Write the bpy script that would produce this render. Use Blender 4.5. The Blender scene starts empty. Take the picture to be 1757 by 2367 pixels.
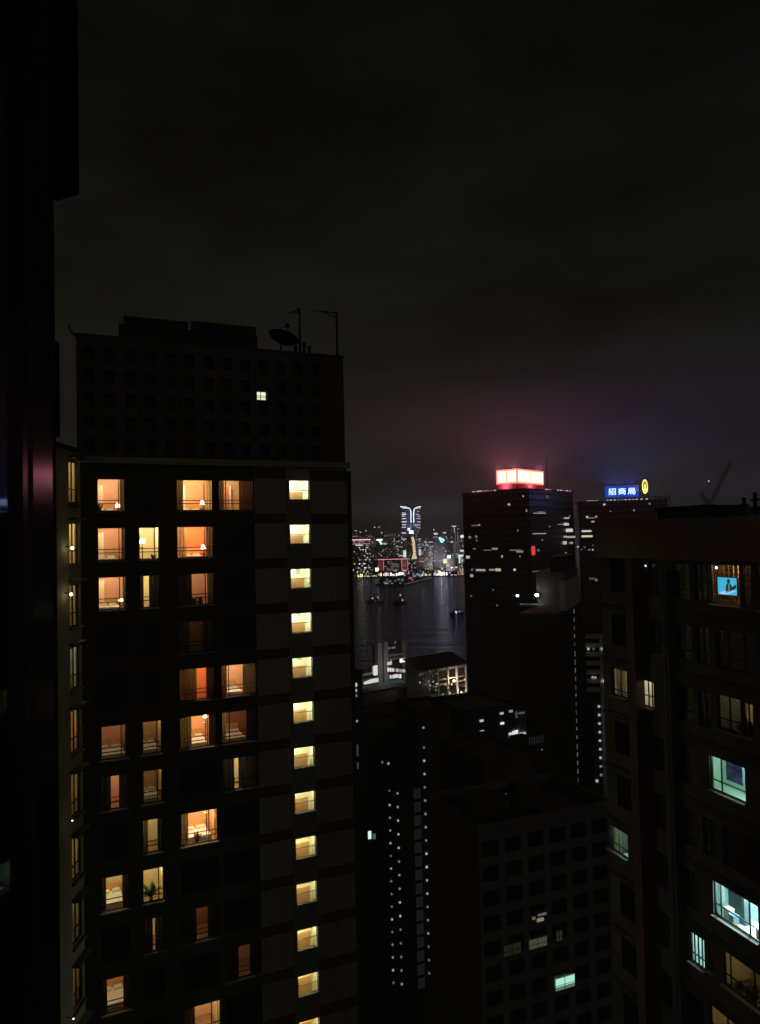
import bpy, math, random
from mathutils import Vector
R = math.radians
random.seed(7)
RED_W, BLUE_W, REV_ROUGH = 210000.0, 90000.0, 0.15
HAZE = .00045       # added sign halo lights (watts) and gloss of the window reveal
scene = bpy.context.scene
col = scene.collection

# ------------------------------------------------------------------ camera
FPX, CX, CY = 1779.0, 878.5, 1183.5            # focal length and centre of the photograph, in its pixels
CAMZ, PITCH, ROLL = 105.0, R(1.85), R(1.26)
FW = Vector((0, math.cos(PITCH), math.sin(PITCH)))
U0 = Vector((0, -math.sin(PITCH), math.cos(PITCH)))
R0 = Vector((1, 0, 0))
RT = R0 * math.cos(ROLL) - U0 * math.sin(ROLL)
UP = U0 * math.cos(ROLL) + R0 * math.sin(ROLL)
CAM = Vector((0, 0, CAMZ))
cd = bpy.data.cameras.new('camera')
cd.sensor_fit = 'VERTICAL'; cd.sensor_height = 24.0; cd.lens = 24.0 * FPX / 2367.0
cd.clip_start = 0.05; cd.clip_end = 20000
cd.dof.use_dof = True; cd.dof.focus_distance = 300; cd.dof.aperture_fstop = 8.0
co = bpy.data.objects.new('camera', cd); col.objects.link(co)
from mathutils import Matrix
mw = Matrix.Identity(4)
for i in range(3):
    mw[i][0] = RT[i]; mw[i][1] = UP[i]; mw[i][2] = -FW[i]; mw[i][3] = CAM[i]
co.matrix_world = mw
scene.camera = co
scene.view_settings.view_transform = 'Standard'
scene.view_settings.look = 'None'
scene.view_settings.exposure = 0.0
scene.view_settings.gamma = 1.0
scene.cycles.max_bounces = 6
scene.cycles.diffuse_bounces = 3
scene.cycles.glossy_bounces = 3
scene.cycles.transparent_max_bounces = 12
scene.cycles.volume_bounces = 0
scene.cycles.sample_clamp_indirect = 4.0
scene.cycles.use_denoising = True

# ------------------------------------------------------------------ night sky
world = bpy.data.worlds.new('World'); scene.world = world
world.use_nodes = True
nt = world.node_tree; nt.nodes.clear()
N = nt.nodes.new; L = nt.links.new
out = N('ShaderNodeOutputWorld'); bg = N('ShaderNodeBackground'); L(bg.outputs[0], out.inputs[0])
tc = N('ShaderNodeTexCoord'); sep = N('ShaderNodeSeparateXYZ'); L(tc.outputs['Generated'], sep.inputs[0])
rampS = N('ShaderNodeValToRGB'); L(sep.outputs['Z'], rampS.inputs[0])
cr = rampS.color_ramp
stops = [(0.0, (.040, .037, .041)), (0.03, (.034, .032, .035)), (0.075, (.0200, .0190, .0200)), (0.15, (.0120, .0118, .0105)),
         (0.25, (.0082, .0084, .0064)), (0.40, (.0054, .0054, .0044)), (0.60, (.0036, .0036, .0030)), (1.0, (.0028, .0028, .0024))]
while len(cr.elements) < len(stops): cr.elements.new(0.5)
for e, (p, c) in zip(cr.elements, stops):
    e.position = p; e.color = (*c, 1)
mp = N('ShaderNodeMapping'); L(tc.outputs['Generated'], mp.inputs[0]); mp.inputs['Scale'].default_value = (2.2, 2.2, 6.0)
cl = N('ShaderNodeTexNoise'); L(mp.outputs[0], cl.inputs['Vector'])
cl.inputs['Scale'].default_value = 1.6; cl.inputs['Detail'].default_value = 6; cl.inputs['Roughness'].default_value = .55
clr = N('ShaderNodeMapRange'); L(cl.outputs['Fac'], clr.inputs[0])
clr.inputs[1].default_value = .34; clr.inputs[2].default_value = .62; clr.inputs[3].default_value = .58; clr.inputs[4].default_value = 1.12
mul = N('ShaderNodeVectorMath'); mul.operation = 'SCALE'
L(rampS.outputs[0], mul.inputs[0]); L(clr.outputs[0], mul.inputs['Scale'])
azr = N('ShaderNodeValToRGB'); azm = N('ShaderNodeMapRange'); L(sep.outputs['X'], azm.inputs[0]); azm.inputs[1].default_value = -.45; azm.inputs[2].default_value = .45
L(azm.outputs[0], azr.inputs[0]); azr.color_ramp.elements[0].color = (1.0,1.0,.80,1); azr.color_ramp.elements[1].color = (.80,.86,1.0,1)
tint = N('ShaderNodeVectorMath'); tint.operation = 'MULTIPLY'; L(mul.outputs[0], tint.inputs[0]); L(azr.outputs[0], tint.inputs[1])
L(tint.outputs[0], bg.inputs[0]); bg.inputs[1].default_value = 1.0

# the city glow behind the viewer, as one very weak, very soft sun
sd = bpy.data.lights.new('city_glow', 'SUN'); sd.energy = 0.030; sd.angle = R(40); sd.color = (1.0, .93, .68)
so = bpy.data.objects.new('city_glow', sd); col.objects.link(so)
so.rotation_euler = Vector((-.55, .72, -.42)).to_track_quat('-Z', 'Y').to_euler()

# ------------------------------------------------------------------ helpers
def ray(px, py):
    return (FW + RT * ((px - CX) / FPX) - UP * ((py - CY) / FPX))
def at(px, py, dist):
    """point seen at a pixel, at a horizontal distance"""
    d = ray(px, py); h = math.hypot(d.x, d.y)
    return CAM + d * (dist / h)
def on_level(px, py, z):
    d = ray(px, py)
    return CAM + d * ((z - CAMZ) / d.z)
def horizon(px):
    d = 0.0
    y = 1241.0
    for _ in range(3):
        y += ray(px, y).z * FPX
    return y

def tag(o, label=None, cat=None, group=None, kind=None):
    if label: o['label'] = label
    if cat: o['category'] = cat
    if group: o['group'] = group
    if kind: o['kind'] = kind
    return o

class MB:
    def __init__(s): s.v = []; s.f = []; s.m = []
    def quad(s, a, b, c, d, mi=0):
        i = len(s.v); s.v += [tuple(a), tuple(b), tuple(c), tuple(d)]; s.f.append((i, i+1, i+2, i+3)); s.m.append(mi); return s
    def poly(s, pts, mi=0):
        i = len(s.v); s.v += [tuple(p) for p in pts]; s.f.append(tuple(range(i, i+len(pts)))); s.m.append(mi); return s
    def box(s, x0, x1, y0, y1, z0, z1, mi=0):
        i = len(s.v)
        s.v += [(x0,y0,z0),(x1,y0,z0),(x1,y1,z0),(x0,y1,z0),(x0,y0,z1),(x1,y0,z1),(x1,y1,z1),(x0,y1,z1)]
        for f in ((0,1,5,4),(1,2,6,5),(2,3,7,6),(3,0,4,7),(4,5,6,7),(3,2,1,0)):
            s.f.append(tuple(i+k for k in f)); s.m.append(mi)
        return s
    def tube(s, a, b, r0, r1=None, n=8, mi=0):
        r1 = r0 if r1 is None else r1
        a = Vector(a); b = Vector(b); d = (b-a).normalized()
        p = d.orthogonal().normalized(); q = d.cross(p); i = len(s.v)
        for k in range(n):
            t = 2*math.pi*k/n; e = p*math.cos(t)+q*math.sin(t)
            s.v.append(tuple(a+e*r0)); s.v.append(tuple(b+e*r1))
        for k in range(n):
            j = (k+1) % n
            s.f.append((i+2*k, i+2*j, i+2*j+1, i+2*k+1)); s.m.append(mi)
        s.f.append(tuple(i+2*k for k in range(n))[::-1]); s.m.append(mi)
        s.f.append(tuple(i+2*k+1 for k in range(n))); s.m.append(mi)
        return s
    def ball(s, c, r, n=10, h=6, mi=0, sz=1.0):
        c = Vector(c); i = len(s.v)
        for a in range(h+1):
            t = math.pi*a/h
            for k in range(n):
                u = 2*math.pi*k/n
                s.v.append((c.x+r*math.sin(t)*math.cos(u), c.y+r*math.sin(t)*math.sin(u), c.z+r*sz*math.cos(t)))
        for a in range(h):
            for k in range(n):
                j = (k+1) % n
                s.f.append((i+a*n+k, i+(a+1)*n+k, i+(a+1)*n+j, i+a*n+j)); s.m.append(mi)
        return s
    def holes(s, x0, x1, z0, z1, rects, y=0.0, depth=0.22, mi=0):
        """a wall sheet in the x-z plane with real openings and their reveals"""
        xs = sorted({round(v, 4) for v in [x0, x1] + [r[0] for r in rects] + [r[1] for r in rects] if x0-1e-6 <= v <= x1+1e-6})
        zs = sorted({round(v, 4) for v in [z0, z1] + [r[2] for r in rects] + [r[3] for r in rects] if z0-1e-6 <= v <= z1+1e-6})
        for j in range(len(zs)-1):
            cz = (zs[j]+zs[j+1])/2; run = None
            rr = [r for r in rects if r[2] < cz < r[3]]
            for i in range(len(xs)-1):
                cx = (xs[i]+xs[i+1])/2
                hole = any(r[0] < cx < r[1] for r in rr)
                if not hole and run is None: run = xs[i]
                if hole and run is not None:
                    s.quad((run,y,zs[j]),(xs[i],y,zs[j]),(xs[i],y,zs[j+1]),(run,y,zs[j+1]), mi); run = None
            if run is not None:
                s.quad((run,y,zs[j]),(xs[-1],y,zs[j]),(xs[-1],y,zs[j+1]),(run,y,zs[j+1]), mi)
        for a, b, c, d in rects:
            e = y+depth
            s.quad((a,y,c),(b,y,c),(b,e,c),(a,e,c), mi); s.quad((a,y,d),(a,e,d),(b,e,d),(b,y,d), mi)
            s.quad((a,y,c),(a,e,c),(a,e,d),(a,y,d), mi); s.quad((b,y,c),(b,y,d),(b,e,d),(b,e,c), mi)
        return s
    def build(s, name, mats, parent=None, loc=None, smooth=False):
        me = bpy.data.meshes.new(name); me.from_pydata(s.v, [], s.f); me.update()
        if not isinstance(mats, (list, tuple)): mats = [mats]
        for m in mats: me.materials.append(m)
        for p, mi in zip(me.polygons, s.m):
            p.material_index = mi
            if smooth: p.use_smooth = True
        o = bpy.data.objects.new(name, me); col.objects.link(o)
        if parent: o.parent = parent
        if loc is not None: o.location = loc
        return o

def empty(name, loc=(0,0,0), rz=0.0):
    o = bpy.data.objects.new(name, None); col.objects.link(o); o.empty_display_size = .5
    o.location = loc; o.rotation_euler = (0,0,rz); return o

# ------------------------------------------------------------------ materials
def mat(name, c, rough=.7, var=.25, scale=.6, metal=0.0, bump=0.0, spec=.4, stretch=(1,1,1)):
    m = bpy.data.materials.new(name); m.use_nodes = True; t = m.node_tree
    b = t.nodes['Principled BSDF']; b.inputs['Roughness'].default_value = rough; b.inputs['Metallic'].default_value = metal
    b.inputs['Specular IOR Level'].default_value = spec
    tx = t.nodes.new('ShaderNodeTexCoord'); mp = t.nodes.new('ShaderNodeMapping'); mp.inputs['Scale'].default_value = stretch
    n = t.nodes.new('ShaderNodeTexNoise'); n.inputs['Scale'].default_value = scale; n.inputs['Detail'].default_value = 5; n.inputs['Roughness'].default_value = .6
    t.links.new(tx.outputs['Object'], mp.inputs[0]); t.links.new(mp.outputs[0], n.inputs['Vector'])
    r = t.nodes.new('ShaderNodeValToRGB'); r.color_ramp.elements[0].position = .3; r.color_ramp.elements[1].position = .7
    r.color_ramp.elements[0].color = (*[k*(1-var) for k in c], 1); r.color_ramp.elements[1].color = (*[min(1, k*(1+var)) for k in c], 1)
    t.links.new(n.outputs['Fac'], r.inputs[0]); t.links.new(r.outputs[0], b.inputs['Base Color'])
    if bump:
        bp = t.nodes.new('ShaderNodeBump'); bp.inputs['Strength'].default_value = bump; bp.inputs['Distance'].default_value = .05
        t.links.new(n.outputs['Fac'], bp.inputs['Height']); t.links.new(bp.outputs[0], b.inputs['Normal'])
    return m

def emit(name, c, s, sample=True):
    m = bpy.data.materials.new(name); m.use_nodes = True; t = m.node_tree
    b = t.nodes['Principled BSDF']; b.inputs['Base Color'].default_value = (.05,.05,.05,1)
    b.inputs['Emission Color'].default_value = (*c, 1); b.inputs['Emission Strength'].default_value = s
    if not sample: m.cycles.emission_sampling = 'NONE'
    return m
_em = {}
def lum(c, s, sample=False):
    k = (tuple(round(x,2) for x in c), round(s,2), sample)
    if k not in _em: _em[k] = emit('lamp_and_glow', k[0], k[1], sample)
    return _em[k]

def glass(name, tint=(.9,.95,.95)):
    m = bpy.data.materials.new(name); m.use_nodes = True; t = m.node_tree; t.nodes.clear()
    o = t.nodes.new('ShaderNodeOutputMaterial'); mx = t.nodes.new('ShaderNodeMixShader')
    tr = t.nodes.new('ShaderNodeBsdfTransparent'); tr.inputs[0].default_value = (*tint, 1)
    g = t.nodes.new('ShaderNodeBsdfGlossy'); g.inputs['Roughness'].default_value = .04; g.inputs[0].default_value = (.8,.8,.8,1)
    f = t.nodes.new('ShaderNodeFresnel'); f.inputs[0].default_value = 1.4
    t.links.new(f.outputs[0], mx.inputs[0]); t.links.new(tr.outputs[0], mx.inputs[1]); t.links.new(g.outputs[0], mx.inputs[2]); t.links.new(mx.outputs[0], o.inputs[0])
    return m

def cloth(name, c, through=.35):
    m = bpy.data.materials.new(name); m.use_nodes = True; t = m.node_tree; t.nodes.clear()
    o = t.nodes.new('ShaderNodeOutputMaterial'); mx = t.nodes.new('ShaderNodeMixShader'); mx.inputs[0].default_value = through
    d = t.nodes.new('ShaderNodeBsdfDiffuse'); tl = t.nodes.new('ShaderNodeBsdfTranslucent')
    tx = t.nodes.new('ShaderNodeTexCoord'); w = t.nodes.new('ShaderNodeTexWave'); w.inputs['Scale'].default_value = 3; w.inputs['Distortion'].default_value = 2
    t.links.new(tx.outputs['Object'], w.inputs['Vector'])
    r = t.nodes.new('ShaderNodeValToRGB'); r.color_ramp.elements[0].color = (*[k*.75 for k in c],1); r.color_ramp.elements[1].color = (*c,1)
    t.links.new(w.outputs['Fac'], r.inputs[0]); t.links.new(r.outputs[0], d.inputs[0]); t.links.new(r.outputs[0], tl.inputs[0])
    t.links.new(d.outputs[0], mx.inputs[1]); t.links.new(tl.outputs[0], mx.inputs[2]); t.links.new(mx.outputs[0], o.inputs[0])
    return m

def lit_facade(name, wall, dens, cw=3.4, ch=3.6, c1=(1,.9,.7), c2=(.75,.9,1), s=1.0, rows=.06, rough=.5):
    """dark facade whose windows are lit at random: each window one cell"""
    m = bpy.data.materials.new(name); m.use_nodes = True; t = m.node_tree; b = t.nodes['Principled BSDF']
    b.inputs['Roughness'].default_value = rough
    def M(op, a, bb=None):
        n = t.nodes.new('ShaderNodeMath'); n.operation = op
        for i, k in enumerate((a, bb)):
            if k is None: continue
            if isinstance(k, (int, float)): n.inputs[i].default_value = k
            else: t.links.new(k, n.inputs[i])
        return n.outputs[0]
    tx = t.nodes.new('ShaderNodeTexCoord'); sp = t.nodes.new('ShaderNodeSeparateXYZ'); t.links.new(tx.outputs['Object'], sp.inputs[0])
    oi = t.nodes.new('ShaderNodeObjectInfo')
    h = M('DIVIDE', M('ADD', sp.outputs[0], M('MULTIPLY', sp.outputs[1], 1.0)), cw); z = M('DIVIDE', sp.outputs[2], ch)
    fx = M('FLOOR', h); fz = M('FLOOR', z)
    cb = t.nodes.new('ShaderNodeCombineXYZ'); t.links.new(fx, cb.inputs[0]); t.links.new(fz, cb.inputs[1]); t.links.new(M('MULTIPLY', oi.outputs['Random'], 97.0), cb.inputs[2])
    wn = t.nodes.new('ShaderNodeTexWhiteNoise'); wn.noise_dimensions = '3D'; t.links.new(cb.outputs[0], wn.inputs['Vector'])
    cb2 = t.nodes.new('ShaderNodeCombineXYZ'); t.links.new(fz, cb2.inputs[1]); t.links.new(M('FLOOR', M('DIVIDE', fx, 6.0)), cb2.inputs[0]); t.links.new(M('MULTIPLY', oi.outputs['Random'], 53.0), cb2.inputs[2])
    wr = t.nodes.new('ShaderNodeTexWhiteNoise'); wr.noise_dimensions = '3D'; t.links.new(cb2.outputs[0], wr.inputs['Vector'])
    on = M('MAXIMUM', M('GREATER_THAN', wn.outputs['Value'], 1-dens), M('GREATER_THAN', wr.outputs['Value'], 1-rows))
    ux = M('FRACT', h); uz = M('FRACT', z)
    mask = M('MULTIPLY', M('MULTIPLY', M('GREATER_THAN', ux, .15), M('LESS_THAN', ux, .85)), M('MULTIPLY', M('GREATER_THAN', uz, .25), M('LESS_THAN', uz, .8)))
    sc = t.nodes.new('ShaderNodeSeparateColor'); t.links.new(wn.outputs['Color'], sc.inputs[0])
    st = M('MULTIPLY', M('MULTIPLY', on, mask), M('MULTIPLY', M('POWER', sc.outputs[1], 3.5), s*3.2))
    mx = t.nodes.new('ShaderNodeMix'); mx.data_type = 'RGBA'; t.links.new(sc.outputs[2], mx.inputs[0])
    mx.inputs[6].default_value = (*c1,1); mx.inputs[7].default_value = (*c2,1)
    t.links.new(mx.outputs[2], b.inputs['Emission Color']); t.links.new(st, b.inputs['Emission Strength'])
    wc = t.nodes.new('ShaderNodeMix'); wc.data_type = 'RGBA'; t.links.new(mask, wc.inputs[0])
    wc.inputs[6].default_value = (*wall,1); wc.inputs[7].default_value = (*[k*.3 for k in wall],1); t.links.new(wc.outputs[2], b.inputs['Base Color'])
    m.cycles.emission_sampling = 'NONE'
    return m

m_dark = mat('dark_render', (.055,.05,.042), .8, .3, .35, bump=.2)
m_tile = mat('dark_tile', (.045,.042,.034), .75, .3, .5, bump=.2)
m_olive = mat('pale_panel', (.30,.29,.23), .8, .18, .25, bump=.2, stretch=(1,1,.3))
m_olive2 = mat('pale_strip', (.20,.205,.17), .8, .18, .25, stretch=(1,1,.3))
m_band = mat('dark_band', (.075,.07,.055), .8, .25, .4)
m_brown = mat('brown_screen', (.10,.068,.043), .8, .45, .25, bump=.2, stretch=(1,1,.4))
m_cornice = mat('pale_cornice', (.36,.29,.18), .8, .3, .3)
m_black = mat('black_metal', (.010,.010,.010), .6, .2, 2)
m_metal = mat('dark_metal', (.03,.03,.03), .45, .2, 2, metal=.3)
m_frame = mat('window_frame_metal', (.035,.03,.025), .5, .2, 3, metal=.4)
m_wing = mat('ochre_render', (.36,.33,.22), .85, .2, .3, bump=.2, stretch=(1,1,.4))
m_conc = mat('concrete', (.22,.21,.19), .85, .25, .25, bump=.2)
m_dconc = mat('dark_concrete', (.09,.085,.075), .85, .3, .2, bump=.2)
m_redpil = mat('red_brown_tile', (.13,.07,.05), .8, .25, .4)
m_roof = mat('roof_felt', (.03,.03,.028), .9, .35, .4)
m_pane = glass('window_glass')
m_black_glass = mat('dark_glass', (.010,.010,.011), .22, .1, .2, spec=.25)
m_white = mat('white_paint', (.72,.70,.64), .7, .06, 1)
m_sheet = mat('white_linen', (.78,.76,.70), .8, .06, 3)
m_wood = mat('orange_wood', (.62,.33,.13), .5, .2, 2, stretch=(.3,1,4))
m_floor = mat('room_floor', (.28,.17,.09), .5, .25, 2, stretch=(4,.4,1))
m_plant = mat('plant_leaf', (.03,.055,.02), .6, .3, 5)
m_red_lac = mat('sign_frame_red', (.55,.05,.05), .5, .1, 2)
WALLS = {k: mat('room_wall_'+k, c, .8, .1, .8) for k, c in dict(
    orange=(.84,.46,.26), salmon=(.78,.46,.30), red=(.80,.29,.12), cream=(.78,.66,.40), tan=(.70,.47,.25), brown=(.40,.19,.09), white=(.78,.76,.62),
    teal=(.62,.82,.80), mint=(.60,.82,.70), wood=(.45,.20,.06)).items()}
CURT = {k: cloth('curtain_'+k, c, th) for k, c, th in [('olive',(.17,.14,.07),.22), ('dark',(.05,.04,.03),.1), ('cream',(.6,.5,.3),.4), ('brown',(.14,.07,.035),.25), ('ochre',(.56,.47,.29),.55)]}
LIGHT = dict(salmon=(1,.74,.46), orange=(1,.70,.40), red=(1,.62,.33), cream=(1,.80,.45), tan=(1,.75,.45), brown=(1,.68,.4), white=(1,.97,.74), teal=(.72,1,1), mint=(.75,1,.85), wood=(1,.72,.4))

# ------------------------------------------------------------------ buildings placed by bearing, distance and heading
class Bld:
    """local x runs along the front wall to the right, y into the building, z up"""
    def __init__(s, name, label, cat, px, dist, az, zb=2.0, back=0.0, group=None):
        p = at(px, horizon(px), dist)
        a = R(az); s.u = Vector((math.sin(a), math.cos(a), 0)); s.w = Vector((-s.u.y, s.u.x, 0))
        s.p = Vector((p.x, p.y, zb)) - s.u*back
        s.o = empty(name, s.p, math.atan2(s.u.y, s.u.x)); tag(s.o, label, cat, group)
        s.name = name
    def F(s, px, py, off=0.0):
        d = ray(px, py); q = s.p + s.w*off
        t = (q-CAM).dot(s.w)/d.dot(s.w); h = CAM + d*t - s.p
        return h.dot(s.u), h.z
    def S(s, px, py, xp):
        d = ray(px, py); q = s.p + s.u*xp
        t = (q-CAM).dot(s.u)/d.dot(s.u); h = CAM + d*t - s.p
        return h.dot(s.w), h.z
    def box(s, name, m, *a, parent=None): return MB().box(*a).build(name, m, parent or s.o)
    def pt(s, x, y, z): return s.p + s.u*x + s.w*y + Vector((0,0,z))
    @property
    def rz(s): return math.atan2(s.u.y, s.u.x)

def lamp(name, b, x, y, z, watts, c, size=.08):
    l = bpy.data.lights.new(name, 'POINT'); l.energy = watts; l.color = c; l.shadow_soft_size = size
    o = bpy.data.objects.new(name, l); col.objects.link(o); o.parent = b; o.location = (x,y,z); return o

def uplamp(name, b, x, y, z, watts, c, half=80, size=.3, tilt=(0,0)):
    l = bpy.data.lights.new(name, 'SPOT'); l.energy = watts; l.color = c; l.shadow_soft_size = size; l.spot_size = R(2*half); l.spot_blend = .35
    o = bpy.data.objects.new(name, l); col.objects.link(o); o.parent = b; o.location = (x,y,z); o.rotation_euler = (R(180)+tilt[0], tilt[1], 0); return o

def lit_mark(b, x0, x1, z0, z1, c, s, y=-.06, name='lit_window', side=None, t=.12):
    m = lum(c, s)
    if side is None: return MB().box(x0,x1,y,y+t,z0,z1).build(name, m, b.o)
    return MB().box(side-t*.5, side+t*.5, x0,x1,z0,z1).build(name, m, b.o)

def frame_mesh(x0, x1, z0, z1, y=.08, mull=(.75,), rails=(.30,), t=.05, extra=0.0):
    m = MB(); d = .06
    m.box(x0,x1,y,y+d,z0,z0+t); m.box(x0,x1,y,y+d,z1-t,z1); m.box(x0,x0+t,y,y+d,z0+t,z1-t); m.box(x1-t,x1,y,y+d,z0+t,z1-t)
    for f in mull:
        c = x0+(x1-x0)*f; m.box(c-t*.5,c+t*.5,y+.003,y+d-.003,z0+t,z1-t)
    for f in rails:
        c = z0+(z1-z0)*f; m.box(x0+t,x1-t,y+.006,y+d-.006,c-t*.45,c+t*.45)
    if extra:                                                   # guard rail outside the glass
        m.box(x0+.01,x1-.01,-.10,-.05,z0+extra,z0+extra+.05)
    return m

def curtain_mesh(x0, x1, z0, z1, y=.36):
    m = MB(); n = max(3, int((x1-x0)/.05))
    xs = [x0+(x1-x0)*i/n for i in range(n+1)]; ys = [y+.035*math.sin(i*1.9)+.012*math.sin(i*.7) for i in range(n+1)]
    for i in range(n):
        m.quad((xs[i],ys[i],z0),(xs[i+1],ys[i+1],z0),(xs[i+1],ys[i+1],z1),(xs[i],ys[i],z1))
    return m

def room_mesh(x0, x1, z0, z1, y0=.24, dp=2.9):
    m = MB()
    m.quad((x0,dp,z0),(x1,dp,z0),(x1,dp,z1),(x0,dp,z1),0)
    m.quad((x0,y0,z0),(x0,dp,z0),(x0,dp,z1),(x0,y0,z1),0); m.quad((x1,y0,z0),(x1,dp,z0),(x1,dp,z1),(x1,y0,z1),0)
    m.quad((x0,y0,z0),(x1,y0,z0),(x1,dp,z0),(x0,dp,z0),1); m.quad((x0,y0,z1),(x1,y0,z1),(x1,dp,z1),(x0,dp,z1),2)
    return m

def window(b, x0, x1, z0, z1, kind=None, power=0.0, gap=(0,1), curt=('olive','olive'), mull=(.75,), rails=(.30,), extra=0.0, drop=.42, rise=.25, side=.10, dp=2.9, lampat=None, floor=None, sill=True):
    """a framed window; when someone is at home also the room behind it, its curtains and its light"""
    w = frame_mesh(x0,x1,z0,z1,mull=mull,rails=rails,extra=extra).build('window', m_frame, b.o)
    MB().quad((x0,.12,z0),(x1,.12,z0),(x1,.12,z1),(x0,.12,z1)).build('pane', m_pane if kind else m_black_glass, w)
    if not kind: return w
    if sill: MB().box(x0-.05,x1+.05,-.16,-.003,z0-.10,z0-.02).build('sill', m_conc, w)
    room_mesh(x0-side,x1+side,z0-drop,z1+rise,dp=dp).build('room', [WALLS[kind], floor or m_floor, m_white], w)
    wd = x1-x0
    if gap[0] > 0: curtain_mesh(x0-.05, x0+wd*gap[0], z0-.1, z1+.05).build('curtain', CURT[curt[0]], w)
    if gap[1] < 1: curtain_mesh(x0+wd*gap[1], x1+.05, z0-.1, z1+.05).build('curtain', CURT[curt[1]], w)
    lx = x0+wd*(gap[0]+gap[1])/2
    p = lampat or (lx, 1.35, z1-.05)
    lamp('room_light', w, *p, power, LIGHT[kind])
    return w

def thing_at(b, name, label, cat, x, y, z, group=None):
    o = empty(name, b.pt(x,y,z), b.rz); return tag(o, label, cat, group)

def bed(b, x0, x1, z, label, y0=.7, y1=2.6):
    w = x1-x0; t = thing_at(b, 'bed', label, 'bed', x0, y0, z, 'beds behind the hotel windows')
    l = y1-y0
    MB().box(0,w,0,l,.02,.28).build('bed_base', m_wood, t)
    MB().box(.02,w-.02,.02,l-.1,.281,.52).build('mattress', m_sheet, t)
    MB().box(0,w,l-.08,l,.29,1.0).build('headboard', m_wood, t)
    for k in (0,1): MB().box(.08+k*w*.5,w*.5-.08+k*w*.5,l-.5,l-.14,.521,.66).build('pillow', m_sheet, t)

def table_lamp(b, x, y, z, label, s=12.0, c=(1,.78,.42), w=30):
    t = thing_at(b, 'table_lamp', label, 'lamp', x, y, z, 'lamps in the hotel rooms')
    MB().tube((0,0,0),(0,0,.03),.09).tube((0,0,.03),(0,0,.3),.018).build('lamp_base', m_metal, t)
    MB().tube((0,0,.28),(0,0,.52),.15,.09,12).build('lamp_shade', lum(c, s, True), t)

def pot_plant(b, x, y, z, h, label):
    t = thing_at(b, 'pot_plant', label, 'plant', x, y, z, 'plants standing at the hotel windows')
    MB().tube((0,0,0),(0,0,.2),.09,.13,10).build('pot', m_dconc, t)
    m = MB(); rnd = random.Random(int(x*100))
    for k in range(26):
        a = rnd.uniform(0,6.28); e = rnd.uniform(.2,1.2); r = h*rnd.uniform(.35,.75)
        tip = Vector((math.cos(a)*math.cos(e)*r*.7, math.sin(a)*math.cos(e)*r*.7, .2+math.sin(e)*r)); base = Vector((0,0,.18)); sd = Vector((-math.sin(a),math.cos(a),0))*h*.07
        md = base.lerp(tip,.6)+Vector((0,0,.05))
        m.quad(base, md+sd, tip, md-sd)
    m.build('leaves', m_plant, t)

# ================================================================== ground, water, air
m_ground = mat('asphalt_ground', (.045,.045,.045), .9, .3, .05)
m_farland = mat('far_land', (.03,.032,.028), .9, .3, .01)
SHORE, FAR = 560.0, 1985.0
g = MB(); n = 20
for i in range(n):
    for j in range(n):
        x0,x1 = -1500+150*i, -1350+150*i; y0,y1 = -160+(SHORE+160)*j/n, -160+(SHORE+160)*(j+1)/n
        g.quad((x0,y0,2),(x1,y0,2),(x1,y1,2),(x0,y1,2))
tag(g.build('ground', m_ground), kind='structure')
MB().box(-1500,1500,SHORE,SHORE+1.2,-2,2.9).build('seawall', m_conc)
tag(bpy.data.objects['seawall'], 'long concrete seawall along the near shore of the harbour', 'seawall')
# water
mwt = bpy.data.materials.new('harbour_water'); mwt.use_nodes = True; t = mwt.node_tree; b = t.nodes['Principled BSDF']
t.nodes.clear(); ow = t.nodes.new('ShaderNodeOutputMaterial'); mxw = t.nodes.new('ShaderNodeMixShader')
df = t.nodes.new('ShaderNodeBsdfDiffuse'); df.inputs[0].default_value = (.012,.016,.032,1); gl = t.nodes.new('ShaderNodeBsdfGlossy'); gl.inputs[0].default_value = (.40,.42,.54,1); gl.inputs['Roughness'].default_value = .10
fr = t.nodes.new('ShaderNodeFresnel'); fr.inputs[0].default_value = 1.33
tx = t.nodes.new('ShaderNodeTexCoord'); mp = t.nodes.new('ShaderNodeMapping'); mp.inputs['Scale'].default_value = (.010,.085,1)
w1 = t.nodes.new('ShaderNodeTexNoise'); w1.inputs['Scale'].default_value = 1.0; w1.inputs['Detail'].default_value = 8; w1.inputs['Roughness'].default_value = .62
t.links.new(tx.outputs['Object'], mp.inputs[0]); t.links.new(mp.outputs[0], w1.inputs['Vector'])
mp.inputs['Scale'].default_value = (.0045,.032,1)
mp2 = t.nodes.new('ShaderNodeMapping'); mp2.inputs['Scale'].default_value = (.025,.22,1); w2 = t.nodes.new('ShaderNodeTexNoise'); w2.inputs['Scale'].default_value = 1; w2.inputs['Detail'].default_value = 4
t.links.new(tx.outputs['Object'], mp2.inputs[0]); t.links.new(mp2.outputs[0], w2.inputs['Vector'])
bp0 = t.nodes.new('ShaderNodeBump'); bp0.inputs['Strength'].default_value = 1.0; bp0.inputs['Distance'].default_value = 5.0; t.links.new(w1.outputs['Fac'], bp0.inputs['Height'])
bp = t.nodes.new('ShaderNodeBump'); bp.inputs['Strength'].default_value = 1.0; bp.inputs['Distance'].default_value = .7; t.links.new(w2.outputs['Fac'], bp.inputs['Height']); t.links.new(bp0.outputs[0], bp.inputs['Normal'])
for nd in (df, gl, fr): t.links.new(bp.outputs[0], nd.inputs['Normal'])
t.links.new(fr.outputs[0], mxw.inputs[0]); t.links.new(df.outputs[0], mxw.inputs[1]); t.links.new(gl.outputs[0], mxw.inputs[2]); t.links.new(mxw.outputs[0], ow.inputs[0])
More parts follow.
